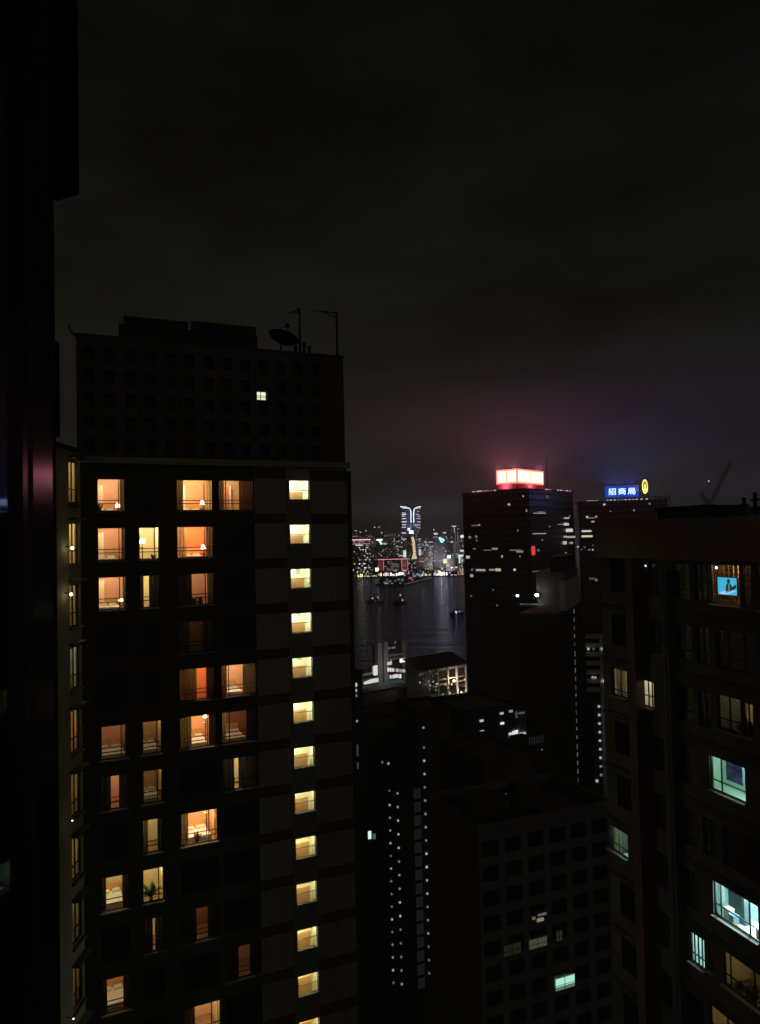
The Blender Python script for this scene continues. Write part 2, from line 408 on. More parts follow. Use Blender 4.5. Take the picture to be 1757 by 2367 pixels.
tag(MB().quad((-1800,SHORE+1.2,0),(1800,SHORE+1.2,0),(1800,FAR,0),(-1800,FAR,0)).build('water', mwt), kind='structure')
tag(MB().quad((-2400,FAR,2.5),(2400,FAR,2.5),(5200,8000,2.5),(-5200,8000,2.5)).quad((-2400,FAR,-2),(2400,FAR,-2),(2400,FAR,2.5),(-2400,FAR,2.5)).build('far_shore', m_farland), kind='structure')
# hills beyond the far city
h = MB(); rnd = random.Random(3); nx = 60
prof = [60+45*math.sin(i*.31+.5)+30*math.sin(i*.83+1)+18*math.sin(i*1.9)+rnd.uniform(-6,6) for i in range(nx+1)]
for i in range(nx):
    xa, xb = -2400+80*i, -2320+80*i
    a, c = max(12,prof[i]), max(12,prof[i+1])
    h.quad((xa,4300,2),(xb,4300,2),(xb,4600,c*.6),(xa,4600,a*.6)); h.quad((xa,4600,a*.6),(xb,4600,c*.6),(xb,5000,c+60),(xa,5000,a+60))
    h.quad((xa,5000,a+60),(xb,5000,c+60),(xb,5800,2),(xa,5800,2))
tag(h.build('hills', mat('hill_scrub', (.02,.025,.018), .95, .4, .01), smooth=True), kind='structure')
# the humid air
mh = bpy.data.materials.new('haze_air'); mh.use_nodes = True; t = mh.node_tree; t.nodes.clear()
o_ = t.nodes.new('ShaderNodeOutputMaterial'); pv = t.nodes.new('ShaderNodeVolumePrincipled')
pv.inputs['Color'].default_value = (.9,.9,.92,1); pv.inputs['Density'].default_value = HAZE; pv.inputs['Anisotropy'].default_value = 0.0
t.links.new(pv.outputs[0], o_.inputs['Volume'])
tag(MB().box(-6000,6000,-400,9000,-4,194).build('haze', mh), kind='stuff')

# ================================================================== the hotel tower
A = Bld('hotel_tower', 'dark hotel tower with orange lit rooms and a column of bright stair windows', 'tower', 180, 47.6, 64.7)
ax = lambda px: A.F(px, 1241)[0]
z_a, z_b = A.F(255,1106)[1], A.F(255,2263)[1]
FH = (z_a-z_b)/10.0
print('HOTEL floor height', FH, 'width', ax(800))
W = A.F(805,1241)[0]; XS = A.F(592,1400)[0]
ztop = A.F(185,775)[1]; zc = A.F(255,1072)[1]
print('roof z', ztop, A.F(800,822)[1], 'cornice', zc, A.F(803,1085)[1])
cols = {1: (ax(225.5), ax(291)), 2: (ax(321), ax(369)), 3: (ax(408.5), ax(494)), 4: (ax(506), ax(588.5))}
wh = A.F(255,1106)[1]-A.F(255,1182)[1]
zs_t, zs_b = A.F(692,1110)[1], A.F(692,2150.6)[1]
FHs = (zs_t-zs_b)/10; zs_h = zs_t - A.F(692,1155)[1]
sx0, sx1 = A.F(669,1130)[0], A.F(714.5,1130)[0]
print('stair floors', FHs, 'z', zs_t, z_a)
NR = 15
rects = []
for r in range(1, NR+1):
    for c, (a, bb) in cols.items():
        zt = z_a-(r-1)*FH; rects.append((a, bb, zt-wh, zt))
MB().holes(0, XS, -2, zc, rects).build('facade_wall', m_tile, A.o)
rs = [(sx0, sx1, zs_t-k*FHs-zs_h, zs_t-k*FHs) for k in range(NR)]
SB0, SB1 = A.F(671,1400)[0]-.15, A.F(722,1400)[0]
MB().holes(XS, W, -2, zc, rs).build('stair_bay_wall', m_olive, A.o)
# dark bands between the pale panels of the stair bay, and the darker central strip
for k in range(NR):
    zt = zs_t-k*FHs
    zlow = zt+.10
    A.box('floor_band', m_band, XS+.02, SB0, -.05, 0, zlow, zlow+.62); A.box('floor_band', m_band, SB1, W-.02, -.05, 0, zlow-.10, zlow+.56)
st = MB()
for k in range(NR):
    zt = zs_t-k*FHs; st.box(SB0+.003, SB1-.003, -.025, 0, zt-FHs+.004, zt-zs_h-.02)
    st.box(SB0+.003, sx0-.02, -.025, 0, zt-zs_h-.02, zt); st.box(sx1+.02, SB1-.003, -.025, 0, zt-zs_h-.02, zt)
st.build('centre_strip', m_olive2, A.o)
MB().box(W, W+.25, -.1, 9, -2, zc-.2).build('corner_fin', m_dark, A.o)
# shell behind the front
MB().quad((0,0,-2),(2,12,-2),(2,12,zc),(0,0,zc)).quad((W,.0,-2),(W,12,-2),(W,12,zc),(W,0,zc)).quad((2,12,-2),(W,12,-2),(W,12,zc),(2,12,zc)).build('side_wall', m_tile, A.o)
MB().box(-.15, W+.1, -.35, .9, zc, zc+.38).build('cornice', m_cornice, A.o)
# crown: a screen of square openings round the plant floors
hr = []; px_, pz_ = 1.17, (ztop-zc-.75)/5
nxh = int((W-.5)/px_)
for j in range(5):
    for i in range(nxh):
        hr.append((.35+i*px_, .35+i*px_+.62, zc+.66+j*pz_, zc+.66+j*pz_+.80))
lw = A.F(594,903); lw2 = A.F(618,925)
hr = [q for q in hr if q[1] < lw[0]-.1 or q[0] > lw2[0]+.1 or q[3] < lw2[1]-.1 or q[2] > lw[1]+.1]
hr.append((lw[0], lw2[0], lw2[1], lw[1]))
ZR = ztop
MB().holes(0, W-.1, zc+.38, ZR, hr, depth=.35).build('crown_screen', m_brown, A.o)
MB().box(2.0, W-.15, .40, 11, zc+.381, ZR-.3).box(.12,1.98,.40,.8,zc+.381,ZR-.3).build('plant_room_wall', m_black, A.o)
rb = MB()
for i in range(nxh+1): rb.box(.1+i*px_, .1+i*px_+.07, -.06, 0, zc+.5, ZR-.1)
rb.build('crown_rib', m_brown, A.o)
MB().quad((0,.0,zc+.38),(2,11.5,zc+.38),(2,11.5,ZR),(0,0,ZR)).build('crown_side', m_brown, A.o); MB().quad((W-.1,0,zc+.38),(W-.1,11.5,zc+.38),(W-.1,11.5,ZR),(W-.1,0,ZR)).build('crown_side', m_brown, A.o)
MB().poly([(-.05,-.05,ZR),(W-.05,-.05,ZR),(W-.05,-.05,ZR+.12),(-.05,-.05,ZR+.12)]).poly([(-.05,-.05,ZR+.12),(W-.05,-.05,ZR+.12),(W-.05,11.5,ZR+.12),(1.95,11.5,ZR+.12)]).poly([(-.05,-.05,ZR),(1.95,11.5,ZR),(W-.05,11.5,ZR),(W-.05,-.05,ZR)]).build('roof', m_roof, A.o)
wl = frame_mesh(*[lw[0], lw2[0], lw2[1], lw[1]], y=.2, mull=(.45,), rails=(.5,.3), t=.035).build('window', m_frame, A.o)
MB().box(lw[0], lw2[0], .30, .34, lw2[1], lw[1]).build('lit_blind', lum((1,.98,.72), 1.0), wl)

# lit rooms: row, column, gap between the curtains, wall colour, level, curtains
SPEC = [
 (1,1,.03,.82,'salmon',.9,('olive','olive')), (1,3,.22,.84,'orange',1.3,('olive','cream')), (1,4,.20,.62,'tan',.75,('olive','brown')),
 (2,1,.03,.86,'salmon',.75,('olive','olive')), (2,2,.06,.97,'cream',1.1,('olive','olive')), (2,3,.28,.82,'red',1.5,('cream','olive')),
 (3,1,.05,.90,'salmon',.7,('olive','olive')), (3,2,.24,.50,'cream',.8,('dark','dark')), (3,3,.42,.84,'salmon',.28,('dark','olive')),
 (4,3,.35,.70,'brown',.03,('olive','olive')),
 (5,3,.52,.80,'red',.75,('olive','dark')), (5,4,.20,.64,'salmon',.9,('brown','olive')),
 (6,1,.10,.92,'salmon',.14,('dark','dark')), (6,2,.15,.98,'tan',.14,('olive','dark')), (6,3,.36,.82,'orange',1.0,('olive','dark')), (6,4,.16,.72,'brown',.22,('cream','dark')),
 (7,1,.40,.68,'salmon',.4,('dark','dark')), (7,2,.16,.98,'tan',.10,('olive','dark')), (7,4,.37,.48,'cream',.9,('dark','dark')),
 (8,2,.32,.78,'cream',.45,('olive','dark')), (8,3,.24,.92,'orange',1.5,('olive','cream')),
 (9,1,.20,.76,'cream',.55,('dark','dark')), (9,2,.05,.98,'cream',.65,('cream','dark')),
 (10,2,.48,.60,'cream',.3,('dark','dark')), (10,3,.42,.72,'brown',.18,('dark','dark')),
 (11,1,.20,.78,'tan',.22,('dark','dark')), (11,4,.40,.72,'tan',.08,('dark','dark')),
 (12,3,.34,.92,'tan',.7,('dark','cream')), (13,1,.3,.7,'tan',.4,('dark','dark'))]
lit = {(s[0], s[1]): s for s in SPEC}
for r in range(1, NR+1):
    for c, (a, bb) in cols.items():
        zt = z_a-(r-1)*FH; s = lit.get((r, c))
        if s:
            window(A, a, bb, zt-wh, zt, s[4], 112*s[5]*(1.15 if c in (3,4) else 1), (s[2], s[3]), s[6], mull=(.76,) if c != 4 else (.22,), rails=(.335,), extra=.42)
        elif r < 14:
            window(A, a, bb, zt-wh, zt, mull=(.76,), rails=(.335,), extra=.42)
def room_xy(r, c, f): 
    a, bb = cols[c]; return a+(bb-a)*f, z_a-(r-1)*FH-wh
FL = -.42
for r, c, f0, f1, lab in [
 (1,1,.05,.75,'white bed in the top left orange hotel room'), (1,3,.3,.85,'white bed in the orange room below the crown, third column'),
 (2,1,.05,.8,'white bed in the left orange room on the second lit row'), (2,3,.3,.85,'white bed in the bright orange room on the second lit row'),
 (3,1,.1,.85,'white bed in the left orange room on the third lit row'), (5,4,.1,.7,'white bed in the orange room beside the stair bay'),
 (6,1,.05,.95,'white bed in the dim red room of the left column'), (6,3,.3,.85,'white bed in the half curtained orange room, sixth row'), (6,4,.1,.75,'white bed in the dim brown room beside the stair bay, sixth row'),
 (7,2,.1,.95,'white bed in the dim tan room of the second column'), (8,3,.25,.9,'white bed in the brightest low orange room'), (6,2,.1,.95,'white bed in the narrow dim tan room, sixth row'),
 (9,1,.1,.85,'white bed in the low cream room of the left column'), (11,1,.1,.9,'white bed in the lowest dim tan room, left column')]:
    x0, z0 = room_xy(r,c,f0); x1, _ = room_xy(r,c,f1); bed(A, x0, x1, z0+FL, lab)
for r, c, f, y, dz, sc_, lab in [
 (1,3,.78,.75,.35,14,'glowing table lamp at the curtain of the top orange room'), (2,2,.35,1.6,.9,16,'glowing lamp in the cream room of the second column'),
 (2,3,.78,.7,.45,12,'glowing table lamp behind the curtain of the red orange room'), (8,3,.78,.9,1.7,22,'glowing lamp high at the curtain of the low orange room'),
 (1,1,.78,.8,.2,9,'small glowing lamp at the curtain of the top left room'), (3,1,.85,.7,.3,6,'small glowing lamp in the third row left room'), (6,3,.78,.8,1.5,9,'glowing lamp in the sixth row orange room')]:
    x, z = room_xy(r,c,f)
    table_lamp(A, x, y, z+dz-.2, lab, sc_)
    s_ = thing_at(A, 'side_table', 'small dark side table under the '+lab.replace('glowing ','').replace('small ',''), 'table', x, y, z+FL, 'side tables in the hotel rooms')
    hh = max(.15, dz-.2-FL)
    MB().box(-.16,.16,-.16,.16,hh-.04,hh-.002).build('table_top', m_wood, s_); MB().tube((0,0,0),(0,0,hh-.04),.03).build('leg', m_metal, s_)
for r, c, f, y, hh, lab in [(3,3,.48,.5,.75,'dark plant on the left in the dim orange third row window'), (3,3,.66,.55,.6,'dark plant on the right in the dim orange third row window'),
 (8,3,.5,.7,.6,'dark potted plant before the bed of the low orange room'), (9,2,.45,.6,1.6,'tall potted plant in the cream window of the ninth row'), (1,1,.10,.8,.7,'dark plant by the door of the top left room'), (2,2,.75,.6,.35,'low plant in the cream room of the second column')]:
    x, z = room_xy(r,c,f); pot_plant(A, x, y, z-.2 if r != 9 else z-.2, hh+.25, lab)
for r, c, f0, f1, mk in [(1,1,.02,.28,'tan'), (2,1,.02,.3,'cream'), (3,1,.02,.3,'cream'), (1,3,.24,.4,'cream'), (1,4,.3,.56,'brown')]:
    x0, z0 = room_xy(r,c,f0); x1, _ = room_xy(r,c,f1)
    d_ = thing_at(A, 'room_door', ('%s door standing in the hotel room, %s lit row, %s window' % ({'tan':'tan','cream':'pale','brown':'brown'}[mk], {1:'first',2:'second',3:'third'}[r], {1:'left',3:'third',4:'fourth'}[c])), 'door', x0, 2.2, z0+FL)
    MB().box(0,x1-x0,0,.05,0,2.05).build('door_leaf', WALLS['tan' if mk=='tan' else mk], d_); MB().box(-.07,0,-.02,.05,0,2.1).box(x1-x0,x1-x0+.07,-.02,.05,0,2.1).build('door_frame', m_white, d_)
    MB().box(.06,.12,-.05,0,.95,1.0).build('handle', m_metal, d_)

# the stair column: one landing window, then copies on every floor
m_stairw = mat('stair_wall', (.85,.85,.62), .8, .05, 1)
m_pict = mat('grey_notice', (.34,.36,.26), .7, .15, 3)
rs0 = rs[0]
def copy_child(o, parent, dz):
    c = o.copy(); col.objects.link(c)
    if o.type == 'LIGHT': c.data = o.data.copy()
    c.parent = parent
    if dz is not None: c.location = (o.location.x, o.location.y, o.location.z-dz)
    return c
w0 = frame_mesh(sx0,sx1,rs0[2],rs0[3],mull=(),rails=(.49,),t=.035).build('window', m_frame, A.o); w0['label'] = 'bright stair landing window'
MB().quad((sx0,.12,rs0[2]),(sx1,.12,rs0[2]),(sx1,.12,rs0[3]),(sx0,.12,rs0[3])).build('pane', m_pane, w0)
zz = rs0[2]
rm = room_mesh(sx0-.25,sx1+.25,zz-1.0,rs0[3]+.22,dp=1.7).build('landing', [m_stairw, m_conc, m_white], w0)
sw = sx1-sx0
MB().box(sx0+.22*sw,sx0+.92*sw,1.0,1.08,zz-1.0,zz+.58).build('stair_parapet', mat('stair_parapet_paint',(.66,.37,.15),.6,.12,1.5), w0)
MB().box(sx0+.12*sw,sx0+.32*sw,1.66,1.695,zz+.86,zz+1.28).box(sx0+.68*sw,sx0+.88*sw,1.66,1.695,zz+.86,zz+1.28).build('notice', m_pict, w0)
lamp('room_light', w0, (sx0+sx1)/2-.25, .75, rs0[3]+.08, 160, (1,.98,.80))
kids0 = list(w0.children)
for k in range(1, 13):
    w = w0.copy(); col.objects.link(w); w.location.z = -k*FHs
    for ch in kids0:
        if ch.name.startswith('notice') and k in (1, 10): continue
        c = copy_child(ch, w, None)
        if c.type == 'LIGHT': c.data.energy = 160*random.uniform(.6,1.15)*(1-.022*k); c.data.color = (1, .97-.010*k, .80-.028*k)
rs0 = None
# roof: two sign backs, aerials, dish, lightning rod
def roof_board(pxa, pya, pxb, pyb, lab, off):
    xa, za = A.F(pxa, pya, off); xb, zb = A.F(pxb, pyb, off); z0 = ZR+.12
    t = thing_at(A, 'roof_board', lab, 'billboard', xa, off, z0, 'dark boards on the hotel roof')
    w = xb-xa; h0 = min(za, zb)+.05-z0
    MB().box(0,w,0,.18,.75,h0).build('panel', m_black, t)
    MB().box(-.3,w+.05,-.06,.0,0.02,.95).build('skirting_panel', m_black, t)
    b_ = MB()
    for k in range(5):
        x = .2+(w-.4)*k/4; b_.tube((x,1.6,.0),(x,.2,h0*.9),.05).box(x-.05,x+.05,.19,.29,.0,h0)
    b_.build('support_frame', m_metal, t)
roof_board(286,731,434,741,'dark billboard seen from behind, left one on the hotel roof', .6)
roof_board(443,743,592,755,'dark billboard seen from behind, right one on the hotel roof', .6)
def aerial(px, ytop, arms, lab, off=1.0, r=.085):
    x, zt = A.F(px, ytop, off); t = thing_at(A, 'roof_aerial', lab, 'aerial', x, off, ZR+.12, 'aerials on the hotel roof'); h0 = zt-ZR-.12
    MB().tube((0,0,0),(0,0,h0),r,r*.8).build('mast', m_black, t)
    b_ = MB()
    for z, l, dz in arms: b_.tube((0,0,h0+z),(l,0,h0+z+dz),.05,.03)
    b_.build('arm', m_black, t)
aerial(692, 713, [(-.03,-.75,-.38),(-.2,-.5,-.2)], 'tall dark mast with a short drooping arm beside the roof dish')
aerial(778, 722, [(-.05,-1.75,.0),(-.35,-1.2,.3)], 'tall dark mast with a long level arm at the right roof corner')
x, z = A.F(655, 783, 1.2); zr = ZR+.12
t = thing_at(A, 'satellite_dish', 'dark satellite dish tilted to the sky on the hotel roof', 'dish', x, 1.2, zr)
m = MB(); c0 = Vector((0,0,z-zr)); nrm = Vector((.36,.1,1)).normalized(); pa = nrm.orthogonal().normalized(); pb = nrm.cross(pa); Rr = 1.05
rings = [[c0+(pa*math.cos(a*.3927)+pb*math.sin(a*.3927))*Rr*q+nrm*(.42*q*q-.30) for a in range(16)] for q in (.02,.35,.7,1.0)]
for a, b2 in zip(rings, rings[1:]):
    for k in range(16): m.quad(a[k],a[(k+1)%16],b2[(k+1)%16],b2[k])
m.build('reflector', m_black, t, smooth=True)
MB().tube((-.3,0,0),c0-nrm*.25,.07).build('pedestal', m_black, t)
MB().tube(c0+pa*.9+nrm*.1, c0+nrm*1.0,.025).tube(c0-pa*.9+nrm*.1, c0+nrm*1.0,.025).ball(c0+nrm*1.0,.16).build('feed_horn', m_black, t)
for i, (px, ytop, lab) in enumerate([(703,795,'short dark vent pipe right beside the mast foot'), (715,803,'shortest dark vent pipe on the hotel roof'), (683,803,'dark vent pipe left of the mast foot')]):
    x, zt = A.F(px, ytop, .8); t = thing_at(A, 'vent_pipe', lab, 'pipe', x, .8, zr, 'vent pipes on the hotel roof')
    MB().tube((0,0,0),(0,0,zt-zr),.11).build('pipe', m_black, t); MB().tube((0,0,zt-zr),(0,0,zt-zr+.12),.17,.06).build('cowl', m_black, t)
x, zt = A.F(160, 752, .3); t = thing_at(A, 'lightning_rod', 'thin bent rod sticking out from the left corner of the hotel roof', 'rod', .1, .3, zr)
MB().tube((0,0,-.2),(x-.05,0,zt-zr-.3),.06,.05).tube((x-.05,0,zt-zr-.3),(x-.1,0,zt-zr+.05),.05,.03).build('rod', m_black, t)

# ================================================================== the narrow block at the left
J = Bld('curtained_block', 'narrow ochre block with tall dim curtained windows left of the hotel', 'building', 187, 37.6, 0.0, back=14.0)
zj = J.F(176,1046)[1]
xa, xb = J.F(160,1241)[0], J.F(183.5,1241)[0]
jt = [J.F(171,1066)[1]]; zj9 = J.F(171,2238)[1]; FJ = (jt[0]-zj9)/8.0; jh = jt[0]-J.F(171,1162)[1]
print('wing floor', FJ, 'win h', jh, 'z', zj)
jr = [(xa,xb,jt[0]-k*FJ-jh,jt[0]-k*FJ) for k in range(10)]
MB().holes(0,14,-2,zj,jr).build('wall', m_wing, J.o)
MB().quad((14,0,-2),(14,9,-2),(14,9,zj),(14,0,zj)).quad((0,9,-2),(14,9,-2),(14,9,zj),(0,9,zj)).quad((0,0,-2),(0,9,-2),(0,9,zj),(0,0,zj)).build('side_wall', m_wing, J.o)
MB().box(-.1,14.1,-.1,9.1,zj,zj+.2).build('roof', m_roof, J.o)
jp = [.55,1.0,.22,.16,.26,.14,.22,.12,.12,.12]; jk = ['cream','cream','cream','white','tan','cream','cream','cream','tan','cream']
for k, q in enumerate(jr):
    w = window(J, *q, 'tan' if jk[k]=='tan' else jk[k], 110*jp[k], (.49,.51), ('ochre','ochre'), mull=(.5,), rails=(.32,), dp=2.2, drop=.3)
    MB().box(xa-.12,xb+.12,-.35,0,q[3]+.10,q[3]+.22).build('hood', m_dark, w); MB().box(xa-.06,xb+.06,-.1,0,q[2]-.12,q[2]-.02).build('sill', m_dark, w)
for px, py, lab in [(167,1267,'bright wall lamp beside the second curtained window'), (165,1374,'bright wall lamp above the third curtained window'), (167.5,1897,'faint lamp under the sixth curtained window'), (170,2355,'faint lamp low on the ochre block')]:
    x, z = J.F(px, py, -.3); big = py < 1500
    t = thing_at(J, 'wall_lamp', lab, 'lamp', x, -.3, z, 'wall lamps on the ochre block')
    MB().ball((0,0,0), .06 if big else .03).build('bulb', lum((1,.86,.5), 14 if big else 4, True), t); MB().tube((0,.07,.02),(0,.3,.08),.02).build('bracket', m_metal, t)

# ================================================================== the apartment block at the right
D = Bld('apartment_block', 'brown apartment block on the right with lit flats and a television', 'building', 1385, 45.5, 162.8)
dx = lambda px, py=1241: D.F(px,py)[0]
zpar = D.F(1480,1198)[1]; zpb = D.F(1480,1290)[1]
FHD = (D.F(1690,1306)[1]-D.F(1690,2220)[1])/6.0
print('D floor', FHD, 'par', zpar, zpb)
WD = 26.0
win = [('tv',1641,1709,1304,1398), ('tv2',1714,1737,1305,1405), ('tv3',1752,1790,1308,1412),
 ('w2',1413,1449,1547,1610), ('w3',1481,1511,1573,1634), ('w4',1657,1712,1610,1690), ('w4b',1715,1741,1625,1702),
 ('w5',1641,1722,1760,1840), ('w6',1406,1451,1917,1972), ('w7',1650,1752,2066,2146), ('w8',1594,1628,2163,2232), ('w9',1638,1650,2190,2245), ('w10',1672,1790,2232,2318), ('w11',1640,1720,2345,2420)]
drect = {}
for nme, x0, x1, y0, y1 in win:
    mx_, my_ = (x0+x1)/2, (y0+y1)/2
    drect[nme] = (D.F(x0,my_)[0], D.F(x1,my_)[0], D.F(mx_,y1)[1], D.F(mx_,y0)[1])
ztop0 = D.F(1690,1306)[1]
grid = []
for cx0, cx1 in [(1408,1450),(1495,1525),(1550,1590),(1600,1630),(1645,1735)]:
    a, bb = dx(cx0), dx(cx1)
    for r in range(10):
        q = (a,bb,ztop0-r*FHD-1.75,ztop0-r*FHD)
        if all(q[1] < d[0]-.1 or q[0] > d[1]+.1 or q[3] < d[2]-.1 or q[2] > d[3]+.1 for d in drect.values()): grid.append(q)
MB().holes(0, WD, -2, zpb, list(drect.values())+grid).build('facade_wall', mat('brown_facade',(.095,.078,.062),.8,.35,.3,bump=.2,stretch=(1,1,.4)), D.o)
MB().box(.15,WD,-.5,0,zpb,zpar-.12).box(.15,.5,.003,12,zpb,zpar-.12).build('parapet_wall', mat('parapet_render',(.25,.175,.14),.85,.25,.2,bump=.2), D.o)
MB().box(0,WD,.0,12,zpb,zpb+.2).build('roof', m_roof, D.o)
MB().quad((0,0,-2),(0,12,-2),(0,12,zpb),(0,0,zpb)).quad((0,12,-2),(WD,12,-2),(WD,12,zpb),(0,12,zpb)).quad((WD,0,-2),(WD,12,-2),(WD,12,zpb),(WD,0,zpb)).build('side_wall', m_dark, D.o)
pa_, pb_ = dx(1461), dx(1479)
MB().box(pa_,pb_,-.55,0,-2,zpb).build('pilaster', mat('red_pilaster_tile',(.13,.078,.06),.8,.25,.4), D.o)
for (p0,p1,mm) in [(1530,1541,m_conc),(1543,1549,m_dark)]: MB().box(dx(p0),dx(p1),-.3,0,-2,zpb-.6).build('pilaster', m_dconc, D.o)
for r in range(1,9):
    zf = ztop0-r*FHD+.35
    MB().box(dx(1552),WD,-.16,0,zf,zf+.3).build('floor_ledge', m_dark, D.o)
    MB().box(0.2,pa_,-.25,0,zf-.05,zf+.12).build('floor_ledge', m_dark, D.o)
for i, q in enumerate(grid):
    w = window(D, *q, mull=(.5,) if q[1]-q[0] < 2 else (.3,.7), rails=(.3,))
KD = {'tv':('wood',80,(0,1)), 'tv2':('tan',26,(0,1)), 'tv3':('wood',40,(0,1)), 'w2':('white',9,(.62,1)), 'w3':('white',30,(0,1)), 'w4':('white',1.0,(0,1)), 'w4b':('tan',6,(0,1)),
      'w5':('mint',95,(0,1)), 'w6':('teal',48,(.42,1)), 'w7':('teal',520,(0,1)), 'w8':('teal',75,(0,1)), 'w9':('cream',6,(0,1)), 'w10':('cream',9,(0,1)), 'w11':('cream',5,(0,1))}
MU = {'tv':((),()), 'tv2':((.2,.4,.6,.8),(.15,.3,.45,.6,.75,.9)), 'w2':((.55,),(.2,)), 'w3':((.5,.78),(.42,)), 'w5':((.3,.97),(.3,)), 'w7':((.14,.78),(.33,)), 'w8':((.25,.5,.75),(.3,)), 'w10':((.13,.6),(.3,))}
for nme, q in drect.items():
    kd, pw, gp = KD[nme]; mu = MU.get(nme, ((.5,),(.3,)))
    w = window(D, *q, kd, pw, gp, ('cream','cream'), mull=mu[0], rails=mu[1], dp=2.0, drop=.5, side={'tv':2.0,'w5':1.6,'w7':1.6,'w10':1.4,'w8':.6,'w3':.5}.get(nme,.1), floor=WALLS[kd] if kd in ('teal','mint') else None)
# the television, in its cabinet
q = drect['tv']; sx, sz = D.F(1659,1334,1.2), D.F(1704,1377,1.2)
tv = thing_at(D, 'television', 'wall television showing a dark figure on a cyan picture', 'television', sx[0], 1.2, sz[1])
tw, th = sz[0]-sx[0], sx[1]-sz[1]
MB().box(-.04,tw+.04,.0,.08,-.04,th+.04).build('casing', m_black, tv)
sc_ = MB().quad((0,-.004,0),(tw,-.004,0),(tw,-.004,th),(0,-.004,th)).build('screen', emit('screen_cyan',(.05,.42,.62),1.15), tv)
m_ = MB(); m_.poly([(tw*.40,-.008,th*.10),(tw*.74,-.008,th*.22),(tw*.76,-.008,th*.50),(tw*.68,-.008,th*.64),(tw*.50,-.008,th*.66),(tw*.43,-.008,th*.50)])
m_.poly([(tw*(.585+.085*math.sin(k*.5236)),-.0085,th*(.79+.14*math.cos(k*.5236))) for k in range(12)]); m_.poly([(tw*.74,-.009,th*.26),(tw*.98,-.009,th*.42),(tw*.98,-.009,th*.62),(tw*.90,-.009,th*.60),(tw*.75,-.009,th*.46)])
m_.build('picture_figure', emit('screen_dark',(.01,.06,.08),.5), sc_)
MB().poly([(tw*.05,-.008,th*.02),(tw*.5,-.008,th*.02),(tw*.98,-.008,th*.25),(tw*.7,-.008,th*.3),(tw*.2,-.008,th*.18)]).build('picture_desk', emit('screen_light',(.35,.62,.85),1.1), sc_)
MB().poly([(tw*.56,-.010,th*.3),(tw*.62,-.010,th*.3),(tw*.63,-.010,th*.62),(tw*.57,-.010,th*.62)]).build('picture_shirt', emit('screen_mid',(.3,.35,.25),.8), sc_)
cab = thing_at(D, 'wall_cabinet', 'orange brown shelf wall around the television', 'cabinet', q[0]-1.9, 1.4, q[2]-.45)
cm = MB(); cw_, chh = q[1]-q[0]+1.8, q[3]-q[2]+.6
for k in range(13): cm.box(cw_*k/12-.015,cw_*k/12+.015,0,.3,.02,chh)
for k in range(12): cm.box(0.02,cw_-.02,.004,.29,chh*k/11,chh*k/11+.03)
cm.build('shelf', WALLS['tan'], cab); MB().box(.016,cw_-.016,.30,.34,.03,chh-.03).build('back_panel', WALLS['wood'], cab)
x, z = D.F(1664,1312,1.2)
t = thing_at(D, 'ceiling_lamp', 'small bright spot lamp above the television', 'lamp', x, 1.0, z); MB().ball((0,0,0),.05).build('bulb', lum((1,.85,.55),9,True), t); MB().tube((0,0,.04),(0,0,.2),.02).build('stem', m_metal, t)
# figures of furniture in the flats
q = drect['w5']; t = thing_at(D, 'hanging_cloth', 'blue and violet cloth hanging in the mint green room', 'cloth', D.F(1679,1790,1.0)[0], 1.0, D.F(1690,1806,1.0)[1])
MB().box(0,D.F(1716,1790,1.0)[0]-D.F(1679,1790,1.0)[0],0,.04,.0,1.05).build('cloth', mat('blue_cloth',(.22,.20,.90),.8,.8,2.5), t); MB().tube((-.1,.02,1.08),((q[1]-q[0])*.46,.02,1.08),.02).build('rail', m_metal, t)
q = drect['w7']; t = thing_at(D, 'wardrobe', 'dark wardrobe door seen through the large cyan window', 'wardrobe', D.F(1684,2090,1.2)[0], 1.2, q[2]-.5)
MB().box(0,1.0,0,.3,0.02,2.5).build('cabinet_body', mat('dark_teal',(.05,.08,.08),.6,.2,2), t); MB().box((.08),.92,-.03,0,.1,2.4).build('door', mat('dark_teal_door',(.035,.06,.06),.5,.2,2), t)
q = drect['w10']
for k in range(5): pot_plant(D, q[0]+(q[1]-q[0])*(.15+.14*k), .5+.1*(k%2), q[2]-.35, .7+.2*(k%3), 'potted plant on the low cream window sill, %s from the left' % ('first','second','third','fourth','fifth')[k])
q = drect['w7']
for k,(f,w_,h_,c_,lab) in enumerate([(.08,.34,.5,(.55,.5,.4),'pale storage box at the left of the large cyan window'),(.20,.3,.34,(.12,.2,.25),'dark storage box beside the pale one in the cyan window'),(.80,.4,.42,(.3,.12,.08),'reddish storage box at the right of the large cyan window')]):
    t = thing_at(D, 'storage_box', lab, 'box', q[0]+(q[1]-q[0])*f, .35, q[2]-.12, 'boxes on the sill of the cyan window'); mm = mat('box_board', c_, .7, .2, 3)
    MB().box(0,w_,0,.3,0,h_*.85).build('box_body', mm, t); MB().box(-.015,w_+.015,-.015,.315,h_*.85,h_).build('lid', mm, t)
    MB().box(.02,w_-.02,.02,.28,-.38,-.002).build('shelf_support', m_wood, t)
q = drect['w4b']; pot_plant(D, q[0]+.05, .45, q[2]-.3, 1.6, 'tall dark plant in the dim flat window below the television')
q = drect['w4']; pot_plant(D, q[1]-.25, .5, q[2]-.3, 1.5, 'broad dark plant in the dim grey window below the television')
x, z = D.F(1455,1828,-.7); t = thing_at(D, 'wall_lamp', 'small white bulb glowing on the recess of the brown apartment block', 'lamp', x, -.45, z)
MB().ball((0,0,0),.07).build('bulb', lum((1,.9,.65),10,True), t); MB().tube((0,.06,0),(0,.45,.05),.02).build('bracket', m_metal, t)
